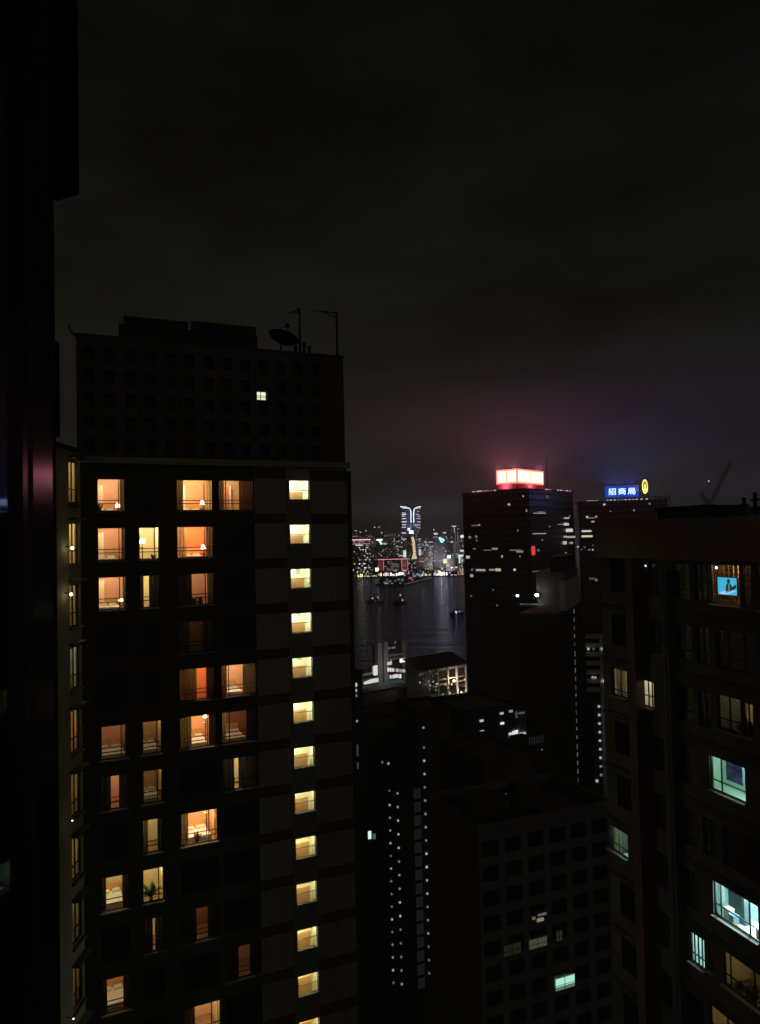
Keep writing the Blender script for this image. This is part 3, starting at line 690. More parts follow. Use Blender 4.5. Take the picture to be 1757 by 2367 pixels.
for px, py, s_ in [(1493,1308,1.0)]:
    x, z = D.F(px,py,-.1); MB().ball((x,-.12,z),.05).build('lit_window', lum((.9,.95,1),1.2), D.o)
# roof things
def roof_mast(px, ytop, lab, r=.07, off=3.0):
    x, zt = D.F(px, ytop, off); t = thing_at(D, 'roof_mast', lab, 'mast', x, off, zpb+.2, 'masts on the apartment roof')
    MB().tube((0,0,0),(0,0,zt-zpb-.2),r,r*.8).build('pole', m_black, t); MB().box(-.25,.25,-.03,.03,zt-zpb-.6,zt-zpb-.5).build('crossbar', m_black, t)
roof_mast(1745,1138,'tallest dark pole at the right end of the apartment roof', .11); roof_mast(1720,1150,'dark pole left of the tallest one on the apartment roof', .1)
x0, z0 = D.F(1640,1182,2.5); x1, z1 = D.F(1520,1190,2.5)
t = thing_at(D, 'roof_shed', 'low black plant shed on the apartment roof', 'shed', min(x0,x1), 2.5, zpb+.2)
MB().box(0,abs(x0-x1)*.8,0,3,0.0,z0-zpb).build('shed_wall', m_black, t); MB().box(-.1,abs(x0-x1)*.8+.1,-.1,3.1,z0-zpb+.002,z0-zpb+.15).build('shed_roof', m_black, t)

# ================================================================== the office tower under the red sign
B = Bld('office_tower', 'tall dark office tower carrying the glowing red roof sign', 'tower', 1073, 452, 130)
WB = B.F(1225,1241)[0]; DB = B.S(1327,1241,WB)[0]; ZB = B.F(1222,1133)[1]
print('B width', WB, 'depth', DB, 'top', ZB, B.F(1090,1138))
m_bglass = lit_facade('office_glass', (.22,.17,.18), .012, 3.0, 3.7, (1,.92,.78), (.85,.92,1), .30, .0, .35)
m_bspan = mat('office_spandrel', (.15,.125,.13), .5, .2, .05)
bw = MB(); bw.quad((0,0,-2),(WB,0,-2),(WB,0,ZB),(0,0,ZB)).quad((WB,0,-2),(WB,DB,-2),(WB,DB,ZB),(WB,0,ZB)).quad((WB,DB,-2),(0,DB,-2),(0,DB,ZB),(WB,DB,ZB)).quad((0,DB,-2),(0,0,-2),(0,0,ZB),(0,DB,ZB))
bw.build('glass_wall', m_bglass, B.o)
lv = MB(); nfl = int(ZB/3.7)
for k in range(nfl):
    z = ZB-2.2-k*3.7
    lv.box(WB+.02,WB+.5,.5,DB*.97,z,z+1.3)
lv.build('louvre_band', m_bspan, B.o)
lv = MB()
for k in range(nfl):
    z = ZB-2.2-k*3.7; lv.box(.5,WB-.3,-.12,0,z,z+.9)
lv.build('spandrel', m_dark, B.o)
pi = MB()
for k in range(14): pi.box(WB*k/13-.2,WB*k/13+.2,-.35,-.13,0,ZB-.02)
pi.build('mullion', m_dark, B.o)
MB().box(-.5,WB+.6,-.5,DB+.5,ZB,ZB+.8).build('parapet', m_bspan, B.o)
MB().box(6,WB-4,4,DB-4,ZB+.8,ZB+1.6).build('plant_room', m_dconc, B.o)
Z6 = 4.589
for cx,cy,w,h_,s,c in [(280,893,90,10,.25,'w'),(315,888,18,18,.5,'w'),(215,1018,25,25,.3,'w'),(283,1012,22,25,.3,'w'),(288,1052,14,14,.3,'w'),(265,1140,30,10,.3,'w'),(195,1228,38,28,.9,'w'),
  (630,670,22,18,.9,'w'),(782,582,14,16,.7,'w'),(817,735,10,25,.5,'w'),(725,945,8,20,.4,'w'),(400,1155,80,8,.25,'w'),(480,1140,60,22,.35,'w'),(700,1155,120,9,.35,'w'),(745,1170,70,18,.4,'w'),
  (557,1220,14,24,.7,'w'),(747,1222,10,14,.5,'w'),(240,1362,20,20,.25,'w'),(330,1366,100,20,.7,'w'),(450,1363,60,16,.6,'y'),(515,1363,55,28,.9,'y'),(690,1362,20,22,1.2,'w'),(465,1575,14,10,.3,'w'),(230,1640,16,14,.25,'w'),(505,1740,14,16,.2,'w'),
  (1040+0,2500,1,1,0,'x')]:
    if c == 'x': continue
    px, py = 1040+cx/Z6, 1020+cy/Z6
    a, z1 = B.F(px-w/2/Z6, py); b_, _ = B.F(px+w/2/Z6, py); _, z0 = B.F(px, py+h_/2/Z6); _, z1 = B.F(px, py-h_/2/Z6)
    lit_mark(B, a, b_, z0, z1, {'w':(1,.95,.88),'y':(1,.88,.50)}[c], s*.62, y=-.5)
for cx,cy,w,h_,s,c in [(940,764,130,8,.45,'w'),(960,752,70,8,.35,'w'),(940,980,140,8,.6,'w'),(1230,815,50,14,.7,'w'),(1175,882,70,6,.4,'w'),(1225,880,50,26,.9,'w'),(1258,945,70,34,1.0,'w'),(1215,1012,30,16,.7,'w'),
  (1275,1015,90,18,.6,'w'),(1210,1077,36,32,.8,'w'),(1280,1078,30,20,.5,'w'),(875,1160,36,95,1.0,'r'),(930,1155,14,24,.25,'w'),(1222,1182,12,12,.35,'w'),(1290,1216,16,12,.25,'w'),(970,1048,14,12,.3,'w'),(1050,905,12,12,.3,'w'),(910,1380,80,8,.18,'w'),(1030,1360,24,16,.15,'w')]:
    px, py = 1040+cx/Z6, 1020+cy/Z6
    a, _ = B.S(px-w/2/Z6, py, WB); b_, _ = B.S(px+w/2/Z6, py, WB); _, z0 = B.S(px, py+h_/2/Z6, WB); _, z1 = B.S(px, py-h_/2/Z6, WB)
    lit_mark(B, a, b_, z0, z1, {'w':(1,.96,.90),'r':(1,.10,.07)}[c], s*.75, side=WB+.62, name='lit_window' if c=='w' else 'red_sign', t=.15)  # the red mark is a tall upright sign
for px, side in [(x, 0) for x in (1094,1099,1104,1110,1116,1122,1128,1136,1144)]+[(x, 1) for x in (1262,1266,1272,1290,1297,1304,1310,1317)]:
    y, z = ((-.7), ZB+1.35)
    if side == 0: x, _ = B.F(px,1133,-.7); p = (x,-.7)
    else: yy, _ = B.S(px,1130,WB+.8); p = (WB+.8, yy)
    MB().box(p[0]-.5,p[0]+.5,p[1]-.3,p[1]+.3,ZB+.82,ZB+.82+random.uniform(.25,.7)).build('roof_lamp', lum((1,.55,.62), random.choice((.35,.6,.9))), B.o)
# the sign itself, two faces of a corner box
off = DB*.30
xl, zt1 = B.F(1147,1085,off); xr, zt = B.F(1195.5,1083,off); _, zbm = B.F(1190,1117,off); _, zsk = B.F(1190,1129,off)
yr = B.S(1256,1090,xr)[0]
RS = thing_at(B, 'roof_sign', 'glowing red and yellow corner sign box on the roof of the tall tower', 'sign', xl, off, zbm)
sw_, sd_, sh_ = xr-xl, yr-off, zt-zbm
print('sign', sw_, sd_, sh_, 'skirt', zbm-zsk)
MB().box(.3,sw_-.3,.3,sd_-.3,.1,sh_-.1).build('sign_body', m_red_lac, RS)
m_face = emit('sign_face_orange', (1.0,.50,.20), 1.5); m_core = emit('sign_panel_white', (1.0,.95,.66), 1.9); m_edge = emit('sign_edge_red', (1.0,.10,.09), 3.5); m_mid = emit('sign_face_dim', (1.0,.80,.22), 1.35)
for f in (0, 1):
    ln = sw_ if f == 0 else sd_
    for k in (0, 1):
        a, b_ = (.4+(ln-.8)*.5*k+.15, .4+(ln-.8)*.5*(k+1)-.15)
        m = MB(); m.box(a,b_,-.02,.1,.5,sh_-.5) if f == 0 else m.box(sw_-.1,sw_+.02,a,b_,.5,sh_-.5)
        m.build('sign_face', m_face, RS)
        a2, b2 = a+.45, b_-.45+(.0)
        m = MB(); m.box(a2,b2,-.06,-.025,1.0,sh_-1.0) if f == 0 else m.box(sw_+.025,sw_+.06,a2,b2,1.0,sh_-1.0)
        m.build('lit_panel', m_core, RS)
    m = MB(); c = ln/2
    m.box(c-.15,c+.15,0.0,.1,.5,sh_-.5) if f == 0 else m.box(sw_-.1,sw_,c-.15,c+.15,.5,sh_-.5)
    m.build('face_divider', m_mid, RS)
    m = MB()
    if f == 0: m.box(0,ln,-.05,.25,0,.48).box(0,ln,-.05,.25,sh_-.48,sh_).box(0,.38,-.05,.25,.48,sh_-.48).box(ln-.30,ln,-.05,.25,.48,sh_-.48)
    else: m.box(sw_-.25,sw_+.05,.26,ln,0,.48).box(sw_-.25,sw_+.05,.26,ln,sh_-.48,sh_).box(sw_-.25,sw_+.05,.26,.38,.48,sh_-.48).box(sw_-.25,sw_+.05,ln-.38,ln,.48,sh_-.48)
    m.build('neon_border', m_edge, RS)
hk = zbm-zsk+2.5
m = MB()
for k in range(12):
    m.box(sw_*k/11-.12,sw_*k/11+.12,.3,.5,-hk,0); m.box(sw_-.5,sw_-.3,.6+(sd_-.8)*k/11-.12,.6+(sd_-.8)*k/11+.12,-hk,0)
m.build('support_post', m_red_lac, RS)
MB().box(.6,sw_-.6,.6,sd_-.6,-hk,-.05).build('skirt_wall', mat('red_lit_wall',(.75,.30,.33),.8,.15,.4), RS)  # the sign's red light is put into the skirt's pink colour
# red spot and point lights added for the sign's halo in the mist
RED_HALO = (1.0,.25,.38)
for x, y in [(sw_*.15,.5),(sw_*.85,.5),(sw_-.5,sd_*.85)]:
    uplamp('sign_halo_light', RS, x, y, sh_+.5, RED_W/7, RED_HALO, 88)
    lamp('sign_halo_light', RS, x, y, sh_+.9, RED_W/14, RED_HALO, .2)
for x, y in [(-1.0,1.0),(sw_-1,sd_+1.0)]: lamp('sign_halo_light', RS, x, y, sh_*.6, RED_W/16, RED_HALO, .2)
for x, y in [(sw_*.45,-2.2),(sw_+2.2,sd_*.5)]: lamp('sign_halo_light', RS, x, y, -1.6, RED_W/160, RED_HALO, .2)
x, zt = B.F(1263,1052,off); 
t = thing_at(B, 'roof_aerial', 'thin faint aerial right of the red roof sign', 'aerial', x, off, ZB+1.2); MB().tube((0,0,0),(0,0,zt-ZB-1.2),.25,.1).build('mast', m_dconc, t); MB().tube((-1.5,0,zt-ZB-5),(1.5,0,zt-ZB-5),.12).build('arm', m_dconc, t)

# pale block in front of the tower, with two floodlights
H = Bld('pale_roof_block', 'pale grey concrete block with two white floodlights before the dark tower', 'building', 1196, 262, 112)
WH = H.F(1305,1350)[0]; ZH = H.F(1250,1322)[1]; DH = H.S(1336,1350,WH)[0]
zlow_ = H.F(1230,1404)[1]
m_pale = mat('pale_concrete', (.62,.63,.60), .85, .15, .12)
MB().box(0,WH,0,DH,-2,zlow_-2).build('lower_wall', m_dark, H.o)
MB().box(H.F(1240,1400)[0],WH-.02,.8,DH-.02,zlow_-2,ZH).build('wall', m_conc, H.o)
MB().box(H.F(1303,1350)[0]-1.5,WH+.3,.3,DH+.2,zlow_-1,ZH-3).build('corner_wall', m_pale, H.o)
MB().box(H.F(1270,1320)[0],WH-.5,1.5,DH-1,ZH,ZH+5).build('roof_house', m_dark, H.o)
MB().box(0.2,H.F(1258,1398)[0],-.3,0,H.F(1225,1396)[1]-.35,H.F(1225,1396)[1]+.15).build('terrace_rail', m_pale, H.o)
for px, py, s in [(1196,1377,9),(1241,1375.5,14)]:
    x, z = H.F(px, py, -1.0); t = thing_at(H, 'floodlight', 'round white floodlight, %s one on the pale block terrace' % ('left smaller' if px < 1200 else 'right larger'), 'floodlight', x, -1.0, z, 'floodlights on the pale block')
    MB().ball((0,0,0), .45 if px < 1200 else .62, sz=.8).build('lens', lum((1,.98,.92), s, True), t); MB().box(-.7,.7,.55,.8,-.5,.5).tube((0,.7,-.5),(0,.7,-3),.1).build('housing', m_metal, t)
    lamp('flood_and_glow_light', t, .8, -1.5, .4, 18 if px > 1200 else 12, (1,.97,.88), .3)
# dashed light strip down the edge of the block
for k in range(22):
    ya = 1408+k*19.5; px = 1326.5+(ya-1400)*.0245
    y_, z1 = H.S(px, ya, WH+.9); _, z0 = H.S(px, ya+random.choice((7,10,12)), WH+.9)
    MB().box(WH+.8,WH+1.0,y_-.22,y_+.22,z0,z1).build('edge_light', lum((.9,.92,1), random.choice((.05,.09,.14))), H.o)
MB().box(WH-.5,WH+.75,0,DH+2.5,-2,zlow_-1.02).build('lower_fin', m_dark, H.o)

# ================================================================== tower with the blue sign
C = Bld('harbour_tower', 'dark tower with the blue lettered roof sign behind the apartment block', 'tower', 1338, 470, 100)
WC = C.F(1545,1200)[0]; ZC = C.F(1440,1160)[1]
MB().box(0,WC,0,30,-2,ZC).build('glass_wall', m_bglass, C.o)
MB().box(-.3,WC+.3,-.3,30.3,ZC,ZC+1).build('parapet', m_bspan, C.o)
m = MB()
for k in range(30): m.box(.2,WC-.2,-.3,0,ZC-3-k*3.7,ZC-2-k*3.7)
m.build('spandrel', m_dark, C.o)
Z7 = 3.78
for cx,cy,w,h_,s,c in [(140,662,16,16,.7,'w'),(180,670,60,6,.25,'w'),(220,658,14,14,.4,'w'),(190,702,24,12,.5,'w'),(135,785,85,14,.75,'w'),(140,830,95,16,.75,'y'),(60,922,18,14,.4,'w'),(120,925,20,8,.15,'w'),(195,908,12,10,.3,'w'),(158,948,12,10,.3,'w'),(190,948,16,12,.5,'w'),(215,925,10,10,.3,'w'),(92,945,10,8,.2,'w'),
  (290,553,20,14,.6,'w'),(685,545,10,16,.3,'w'),(550,603,10,14,.35,'w'),(345,612,14,8,.2,'p'),(185,1200,60,12,.12,'p'),(220,1212,20,20,.2,'p')]:
    px, py = 1320+cx/Z7, 1020+cy/Z7
    a, _ = C.F(px-w/2/Z7, py); b_, _ = C.F(px+w/2/Z7, py); _, z0 = C.F(px, py+h_/2/Z7); _, z1 = C.F(px, py-h_/2/Z7)
    lit_mark(C, a, b_, z0, z1, {'w':(1,.96,.9),'y':(1,.93,.62),'p':(1,.75,.85)}[c], s, y=-.5)
for px in (1358,1363,1368,1374,1380): 
    x, z = C.F(px,1156,-.5); MB().box(x-.5,x+.5,-.6,-.2,ZC+1.02,ZC+1.4).build('roof_lamp', lum((.8,.75,1),.4), C.o)
for px in (1404,1412,1421,1430,1438,1446,1455,1464,1472,1483,1495):
    x, z = C.F(px,1151,-.5); MB().box(x-.6,x+.6,-.6,-.2,ZC+1.02,ZC+1.5).build('roof_lamp', lum((.75,.78,1),random.choice((.3,.5,.8))), C.o)
xa_, z0_ = C.F(1399,1150,2); xb_, z1_ = C.F(1476,1121,2)
z0_ = max(z0_, ZC+1.6)
BS = thing_at(C, 'lettered_sign', 'roof sign with a blue glare board behind three glowing white Chinese characters', 'sign', xa_, 2, z0_)
bw_, bh_ = xb_-xa_, z1_-z0_
MB().box(0,bw_,0,.6,0,bh_).build('glare_board', emit('sign_blue_glare',(.02,.10,1.0),.45), BS)  # blue emission mostly stands for glare round the letters
m = MB()
for k in range(8): m.box(bw_*k/7-.1,bw_*k/7+.1,.1,.4,-1.7,0)
m.build('support_post', m_metal, BS)
tc_ = bpy.data.curves.new('lettering', 'FONT'); tc_.body = '招商局'; tc_.size = bh_*.62; tc_.extrude = .08; tc_.offset = .015; tc_.space_character = 1.28
to = bpy.data.objects.new('lettering', tc_); col.objects.link(to); bpy.context.view_layer.update()
me = bpy.data.meshes.new_from_object(to.evaluated_get(bpy.context.evaluated_depsgraph_get())); bpy.data.objects.remove(to)
me.materials.clear(); me.materials.append(emit('letter_white',(.62,.92,1.0),2.2))
xs = [v.co.x for v in me.vertices]; ys = [v.co.y for v in me.vertices]; print('letters', len(xs))
kx = bw_*.80/(max(xs)-min(xs))
lo = bpy.data.objects.new('lettering', me); col.objects.link(lo); lo.parent = BS; lo.rotation_euler = (R(90), R(0), 0); lo.scale = (kx, 1, 1)
lo.location = (bw_*.10-min(xs)*kx, -.12, bh_*.5-(max(ys)+min(ys))/2)
BLUE = (.10,.22,1.0)
for k in (.2,.8): uplamp('sign_halo_light', BS, bw_*k, .3, bh_+.6, BLUE_W/4, BLUE, 85); lamp('sign_halo_light', BS, bw_*k, -2.5, bh_*.3, BLUE_W/150, BLUE, .3)  # upward and point lights added for the blue halo in the mist
uplamp('sign_halo_light', BS, bw_*.4, .3, bh_+.6, BLUE_W/4, BLUE, 85)
x, z1 = C.F(1490.5,1108,2); _, z0 = C.F(1490.5,1141,2); wx = C.F(1497.5,1120,2)[0]-x
EM = thing_at(C, 'emblem_sign', 'yellow oval neon emblem beside the blue lettered sign', 'sign', x, 2, (z0+z1)/2)
eh = (z1-z0)/2; m = MB(); n_ = 28
for k in range(n_):
    a, b_ = 2*math.pi*k/n_, 2*math.pi*(k+1)/n_
    P = lambda a, q, y: (math.sin(a)*wx*q, y, math.cos(a)*eh*q)
    m.quad(P(a,1,0),P(b_,1,0),P(b_,.72,0),P(a,.72,0)); m.quad(P(a,1,0),P(a,1,.4),P(b_,1,.4),P(b_,1,0)); m.quad(P(a,.72,0),P(b_,.72,0),P(b_,.72,.4),P(a,.72,.4)); m.quad(P(a,1,.4),P(a,.72,.4),P(b_,.72,.4),P(b_,1,.4))
m.build('oval_ring', emit('neon_yellow',(1,.86,.22),1.7), EM)
m = MB().box(-wx*.42,-wx*.12,0.02,.3,-eh*.45,eh*.3).box(wx*.12,wx*.42,0.02,.3,-eh*.45,eh*.3).box(-wx*.115,wx*.115,0.02,.3,-eh*.30,eh*.55).box(-wx*.5,wx*.5,.03,.3,-eh*.62,-eh*.455)
m.build('emblem_mark', emit('neon_gold',(1,.78,.08),1.25), EM); MB().tube((0,.3,-eh),(0,.3,-eh-4),.2).build('support_post', m_metal, EM)
uplamp('sign_halo_light', EM, 0, -1.2, -eh, BLUE_W*.08, (1,.75,.15), 80)
t = thing_at(C, 'roof_frame', 'faint lattice frame on the roof right of the yellow emblem', 'frame', C.F(1513,1180,6)[0], 6, ZC+1)
m = MB(); fh = C.F(1530,1143,6)[1]-ZC-1
for k in range(4): m.box(k*2.9,k*2.9+.35,0,.35,-6,fh*(1 if k in (2,) else .7))
for k in range(4): m.box(0.36,9,.02,.3,fh*.2*k,fh*.2*k+.3)
m.build('lattice', m_dconc, t)

# tower crane on a site behind the apartment block
cp = at(1640,1241,300)
CR = empty('tower_crane', (cp.x,cp.y,2), R(-8)); tag(CR, 'luffing tower crane with raised lattice jib against the night sky', 'crane')
ctop = at(1622,1142,300).z-2
m = MB()
def lattice(m, a, b_, w, n):
    a, b_ = Vector(a), Vector(b_); d = (b_-a).normalized(); p = d.orthogonal().normalized(); q = d.cross(p); r = max(.05,w*.07)
    cs = [p*w*.5+q*w*.5, p*w*.5-q*w*.5, -p*w*.5-q*w*.5, -p*w*.5+q*w*.5]
    for c in cs: m.tube(a+c, b_+c, r, n=5)
    for k in range(n):
        f0, f1 = a.lerp(b_,k/n), a.lerp(b_,(k+1)/n)
        for i in range(4): m.tube(f0+cs[i], f1+cs[(i+1)%4], r*.7, n=4)
pj = at(1640,1172,300); zj_ = pj.z-2
lattice(m, (0,0,0),(0,0,zj_),2.0,40); m.build('mast', m_dconc, CR)
pe = at(1698,1067,300); m = MB(); jx = (pe-pj)
lattice(m, (0.6,0,zj_+1.2),(jx.x+.6,jx.y*0+2,zj_+jx.z),1.05,18); m.build('jib', mat('crane_red',(.30,.08,.07),.6,.2,1), CR)
pk = at(1620,1140,300); m = MB(); lattice(m, (0,0,zj_+1),((pk-pj).x,0,zj_+(pk-pj).z),1.0,8)
m.tube(((pk-pj).x,0,zj_+(pk-pj).z),(jx.x*.8,1.5,zj_+jx.z*.8),.05); m.build('a_frame', m_dconc, CR)
MB().box(-5,-2,-1,1,zj_-1.2,zj_+.8).box(-2.6,2.2,-1.2,1.2,zj_+.2,zj_+1).build('counterweight', m_dconc, CR); MB().box(.9,2.6,-1.9,-.2,zj_-1.4,zj_+.1).build('cab', m_conc, CR)
pl = at(1641,1112,300); MB().ball((0,0,0),.3).build('warning_lamp', lum((.8,.8,.9),.6), CR, loc=((pl-pj).x,0,zj_+(pl-pj).z)); MB().tube((0,0,zj_+.8),((pl-pj).x,0,zj_+(pl-pj).z),.06).build('lamp_mast', m_metal, CR)
cs_ = Bld('site_building', 'unlit building shell under the tower crane', 'building', 1560, 285, 90)
ws = cs_.F(1800,1241)[0]; zs_ = cs_.F(1640,1176)[1]
MB().box(0,ws,0,8,-2,zs_).build('wall', m_dark, cs_.o); MB().box(-.2,ws+.2,-.2,8.2,zs_,zs_+.5).build('roof', m_roof, cs_.o)
m = MB()
for k in range(12): m.box(ws*k/12+.4,ws*k/12+1.6,-.08,.0,zs_-3,zs_-1)
m.build('window_row', m_black_glass, cs_.o)

# ================================================================== darker blocks below
def plain_block(name, label, px0, px1, ytop, dist, az, depth, m=m_dark, zb=2, win=None, cat='building', side=None, roofh=1.0, group=None):
    b = Bld(name, label, cat, px0, dist, az, zb, group=group)
    w = b.F(px1, ytop)[0]; z = b.F((px0+px1)/2, ytop)[1]
    b.W, b.Z, b.D = w, z, depth
    m_ = MB().quad((w,0,-2),(w,depth,-2),(w,depth,z),(w,0,z)).quad((w,depth,-2),(0,depth,-2),(0,depth,z),(w,depth,z)).quad((0,depth,-2),(0,0,-2),(0,0,z),(0,depth,z))
    rs = []
    if win:
        n, fw, fh, wh_, rows, top = win
        p = w/n
        for k in range(n):
            for r in range(rows):
                zt = z-top-r*fh
                if zt-wh_ > 0: rs.append((p*(k+.5)-fw/2, p*(k+.5)+fw/2, zt-wh_, zt))
    m_.holes(0, w, -2, z, rs, depth=.3)
    m_.build('wall', m, b.o)
    MB().box(-.25,w+.25,-.25,0,z,z+roofh).box(-.25,w+.25,depth,depth+.25,z,z+roofh).box(-.25,0,.0,depth,z,z+roofh).box(w,w+.25,.0,depth,z,z+roofh).build('parapet', m, b.o)
    MB().quad((0,0,z+.05),(w,0,z+.05),(w,depth,z+.05),(0,depth,z+.05)).build('roof', m_roof, b.o)
    b.rs = rs
    for q in rs:
        wf = frame_mesh(*q, y=.14, mull=(.5,), rails=(.5,), t=.07).build('window', m_frame, b.o); MB().quad((q[0],.2,q[2]),(q[1],.2,q[2]),(q[1],.2,q[3]),(q[0],.2,q[3])).build('pane', m_black_glass, wf)
    return b
Eb = plain_block('grid_window_block', 'dark block with a grid of wide windows and one mint green lit window', 1088, 1408, 1898, 96, 67, 13, mat('grey_render',(.20,.18,.14),.85,.25,.2,bump=.2), win=(6,2.35,3.02,1.9,9,1.2))
for (x0,x1,y0,y1,c,s,gr) in [(1283,1329,2256,2286,(.50,1,.74),.85,.28),(1222,1265,2167,2191,(.45,.40,.24),.14,0),(1163,1205,2180,2208,(.4,.4,.2),.03,0),(1285,1300,2150,2176,(.4,.4,.2),.05,0)]:
    a, _ = Eb.F(x0,(y0+y1)/2); b_, _ = Eb.F(x1,(y0+y1)/2); _, z1 = Eb.F((x0+x1)/2,y0); _, z0 = Eb.F((x0+x1)/2,y1)
    w = frame_mesh(a,b_,z0,z1,y=-.10,mull=(.48,),rails=(.42,),t=.05).build('lit_window', m_frame, Eb.o)
    MB().quad((a,-.02,z0+.3*(gr>0)*(z1-z0)),(b_,-.02,z0+.3*(gr>0)*(z1-z0)),(b_,-.02,z1),(a,-.02,z1)).build('blind', lum(c,s), w)
    if gr: MB().quad((a,-.021,z0),(b_,-.021,z0),(b_,-.021,z0+gr*(z1-z0)),(a,-.021,z0+gr*(z1-z0))).build('frosted_pane', lum((.30,.5,.38),.35), w)
for (x0,x1,y0,y1,s) in [(1241,1256,2124,2131,.25),(1243,1262,2113,2118,.12),(1230,1237,2120,2126,.12)]:
    a, _ = Eb.F(x0,y0,.0); b_, _ = Eb.F(x1,y0,.0); _, z1 = Eb.F(x0,y0); _, z0 = Eb.F(x0,y1); lit_mark(Eb,a,b_,z0,z1,(.9,.85,.6),s,y=-.12)
# roof house and tanks on it
E2 = plain_block('stepped_block', 'dark stepped block with a lighter edge above the grid windowed block', 1108, 1232, 1756, 128, 67, 16, mat('brown_render',(.11,.10,.08),.85,.25,.2,bump=.2), roofh=.5)
for i,(px,py,w,d,h_,lab) in enumerate([(1130,1888,3.2,2.6,2.6,'dark water tank at the corner of the grid windowed roof'),(1180,1876,2.4,2.4,2.0,'low dark water tank in the middle of the grid windowed roof'),(1240,1868,3.6,2.8,3.0,'larger dark stair house on the grid windowed roof')]):
    x, _ = Eb.F(px,py); t = thing_at(Eb, 'roof_tank', lab, 'tank', x, 4, Eb.Z+.06, 'boxes on the grid windowed roof')
    MB().box(0,w,0,d,.25,h_).build('tank_body', m_dconc, t); MB().box(-.12,w+.12,-.12,d+.12,h_,h_+.15).build('tank_lid', m_roof, t)
    for k in (0,1):
        for j in (0,1): MB().box(k*(w-.3),k*(w-.3)+.3,j*(d-.3),j*(d-.3)+.3,0,.25).build('foot', m_dconc, t)
def dot(b, px, py, r, c, s, off=-.2, name='stair_light'):
    x, z = b.F(px, py, off); return MB().ball((x,off,z), r, 8, 5).build(name, lum(c,s*.62), b.o)
x, z = Eb.F(1168,1840,9); t = thing_at(Eb, 'roof_lamp', 'single white roof lamp above the grid windowed block', 'lamp', x, 9, Eb.Z+.06)
MB().ball((0,0,z-Eb.Z),.28).build('bulb', lum((1,.98,.9),1.3,True), t); MB().tube((0,0,0),(0,0,z-Eb.Z-.2),.06).build('pole', m_metal, t)

Fb = plain_block('stair_light_block', 'dark slab block with two columns of round stair lights', 838, 958, 1688, 168, 67, 12, m_dark, roofh=.6)
for k in range(15):
    f = k/14
    if k or 1: dot(Fb, 901+f*8.5, 1861+f*411, .24, (.85,.88,.95), random.uniform(.15,.8))
for k in range(15): dot(Fb, 919+k/14*10, 1834+k/14*441, .24, (.85,.88,.95), random.uniform(.15,.85))
for k in range(14): dot(Fb, 943.5+k/13*9, 1855+k/13*404, .13, (.8,.8,.8), random.uniform(.12,.3))
for px, py, s in [(884,1762,.2),(898,1765,.55),(900,1828,.12)]: dot(Fb, px, py, .28, (.8,.85,.9), s, name='lit_window')
F2 = plain_block('pale_stair_block', 'block with a faint pale stair strip and one line of round lights', 955, 1040, 1640, 160, 67, 10, m_dconc, roofh=.6)
xa_, _ = F2.F(956,2000); xb_, _ = F2.F(973,2000)
for k in range(15):
    _, z1 = F2.F(960, 1822+k*31.5); _, z0 = F2.F(960, 1822+k*31.5+24)
    MB().box(xa_+.3,xb_+.2,-.25,-.1,z0,z1).build('stair_window', lum((.75,.78,.72), .012*random.uniform(.6,1.2)), F2.o)
ys_ = [1682,1728]+[1728+30.7*k for k in range(1,18)]
for y in ys_: dot(F2, 979+(y-1682)*.0235, y, .24, (.85,.88,.92), random.uniform(.2,.9) if y < 2180 else .2)
a_ = Fb.F(853,1930,-.2); b2 = Fb.F(859,1930,-.2)
for (x0,x1,y0,y1,s) in [(851,858,1922,1940,1.0),(862,868,1928,1940,.12)]:
    a, _ = Fb.F(x0,y0,-.2); b_, _ = Fb.F(x1,y0,-.2); _, z1 = Fb.F(x0,y0,-.2); _, z0 = Fb.F(x0,y1,-.2); lit_mark(Fb,a,b_,z0,z1,(.8,1,.95),s,y=-.25)
Gb = plain_block('low_dark_block', 'low dark block before the ferry terminal with a corner line of lights', 838, 1062, 1640, 232, 64, 9, m_dark, roofh=.8)
for y, s in [(1602,.9),(1624.5,.35),(1650,.55),(1675,.5),(1700,.2)]: dot(Gb, 1040+(y-1602)*.03, y, .36, (.9,.9,1), s)
for px, py, s in [(1024,1605,.4),(1057,1637,.35),(1022,1636,.12)]: dot(Gb, px, py, .3, (1,.9,.9), s, name='lit_window')
G2 = plain_block('mid_dark_block', 'dark block with slanting white lights beside a pale stair tower', 1062, 1192, 1640, 205, 64, 18, m_dark, roofh=.8)
for px, py, s in [(1113.5,1666,.55),(1114.5,1691,.55),(1124,1717,.2),(1160,1649,.45),(1161,1672,1.0),(1181,1644,.3),(1164,1731,.15)]:
    x, z = G2.F(px,py,-.2); MB().box(x-.55,x+.55,-.3,-.1,z-.28,z+.28).build('lit_window', lum((.95,.97,1),s), G2.o)
for (x0,x1,y0,y1,s) in [(1176,1184,1694,1704,.7),(1184,1190,1690,1699,.8),(1189,1197,1688,1697,.9)]:
    a, _ = G2.F(x0,y0,-.2); b_, _ = G2.F(x1,y0,-.2); _, z1 = G2.F(x0,y0,-.2); _, z0 = G2.F(x0,y1,-.2); lit_mark(G2,a,b_,z0,z1,(.95,.97,1),s,y=-.35)
G3 = plain_block('stair_tower', 'narrow pale stair tower with a lit landing band', 1190, 1216, 1645, 214, 64, 6, m_conc, roofh=.4)
for (x0,x1,y0,y1,s) in [(1200,1215,1694,1699,.55),(1199,1215,1711,1716,.10),(1198,1212,1647,1651,.10),(1190.5,1196,1645,1660,.06),(1209,1215,1717,1724,.4)]:
    a, _ = G3.F(x0,y0,-.2); b_, _ = G3.F(x1,y0,-.2); _, z1 = G3.F(x0,y0,-.2); _, z0 = G3.F(x0,y1,-.2); lit_mark(G3,a,b_,z0,z1,(.8,.9,.88),s,y=-.35)
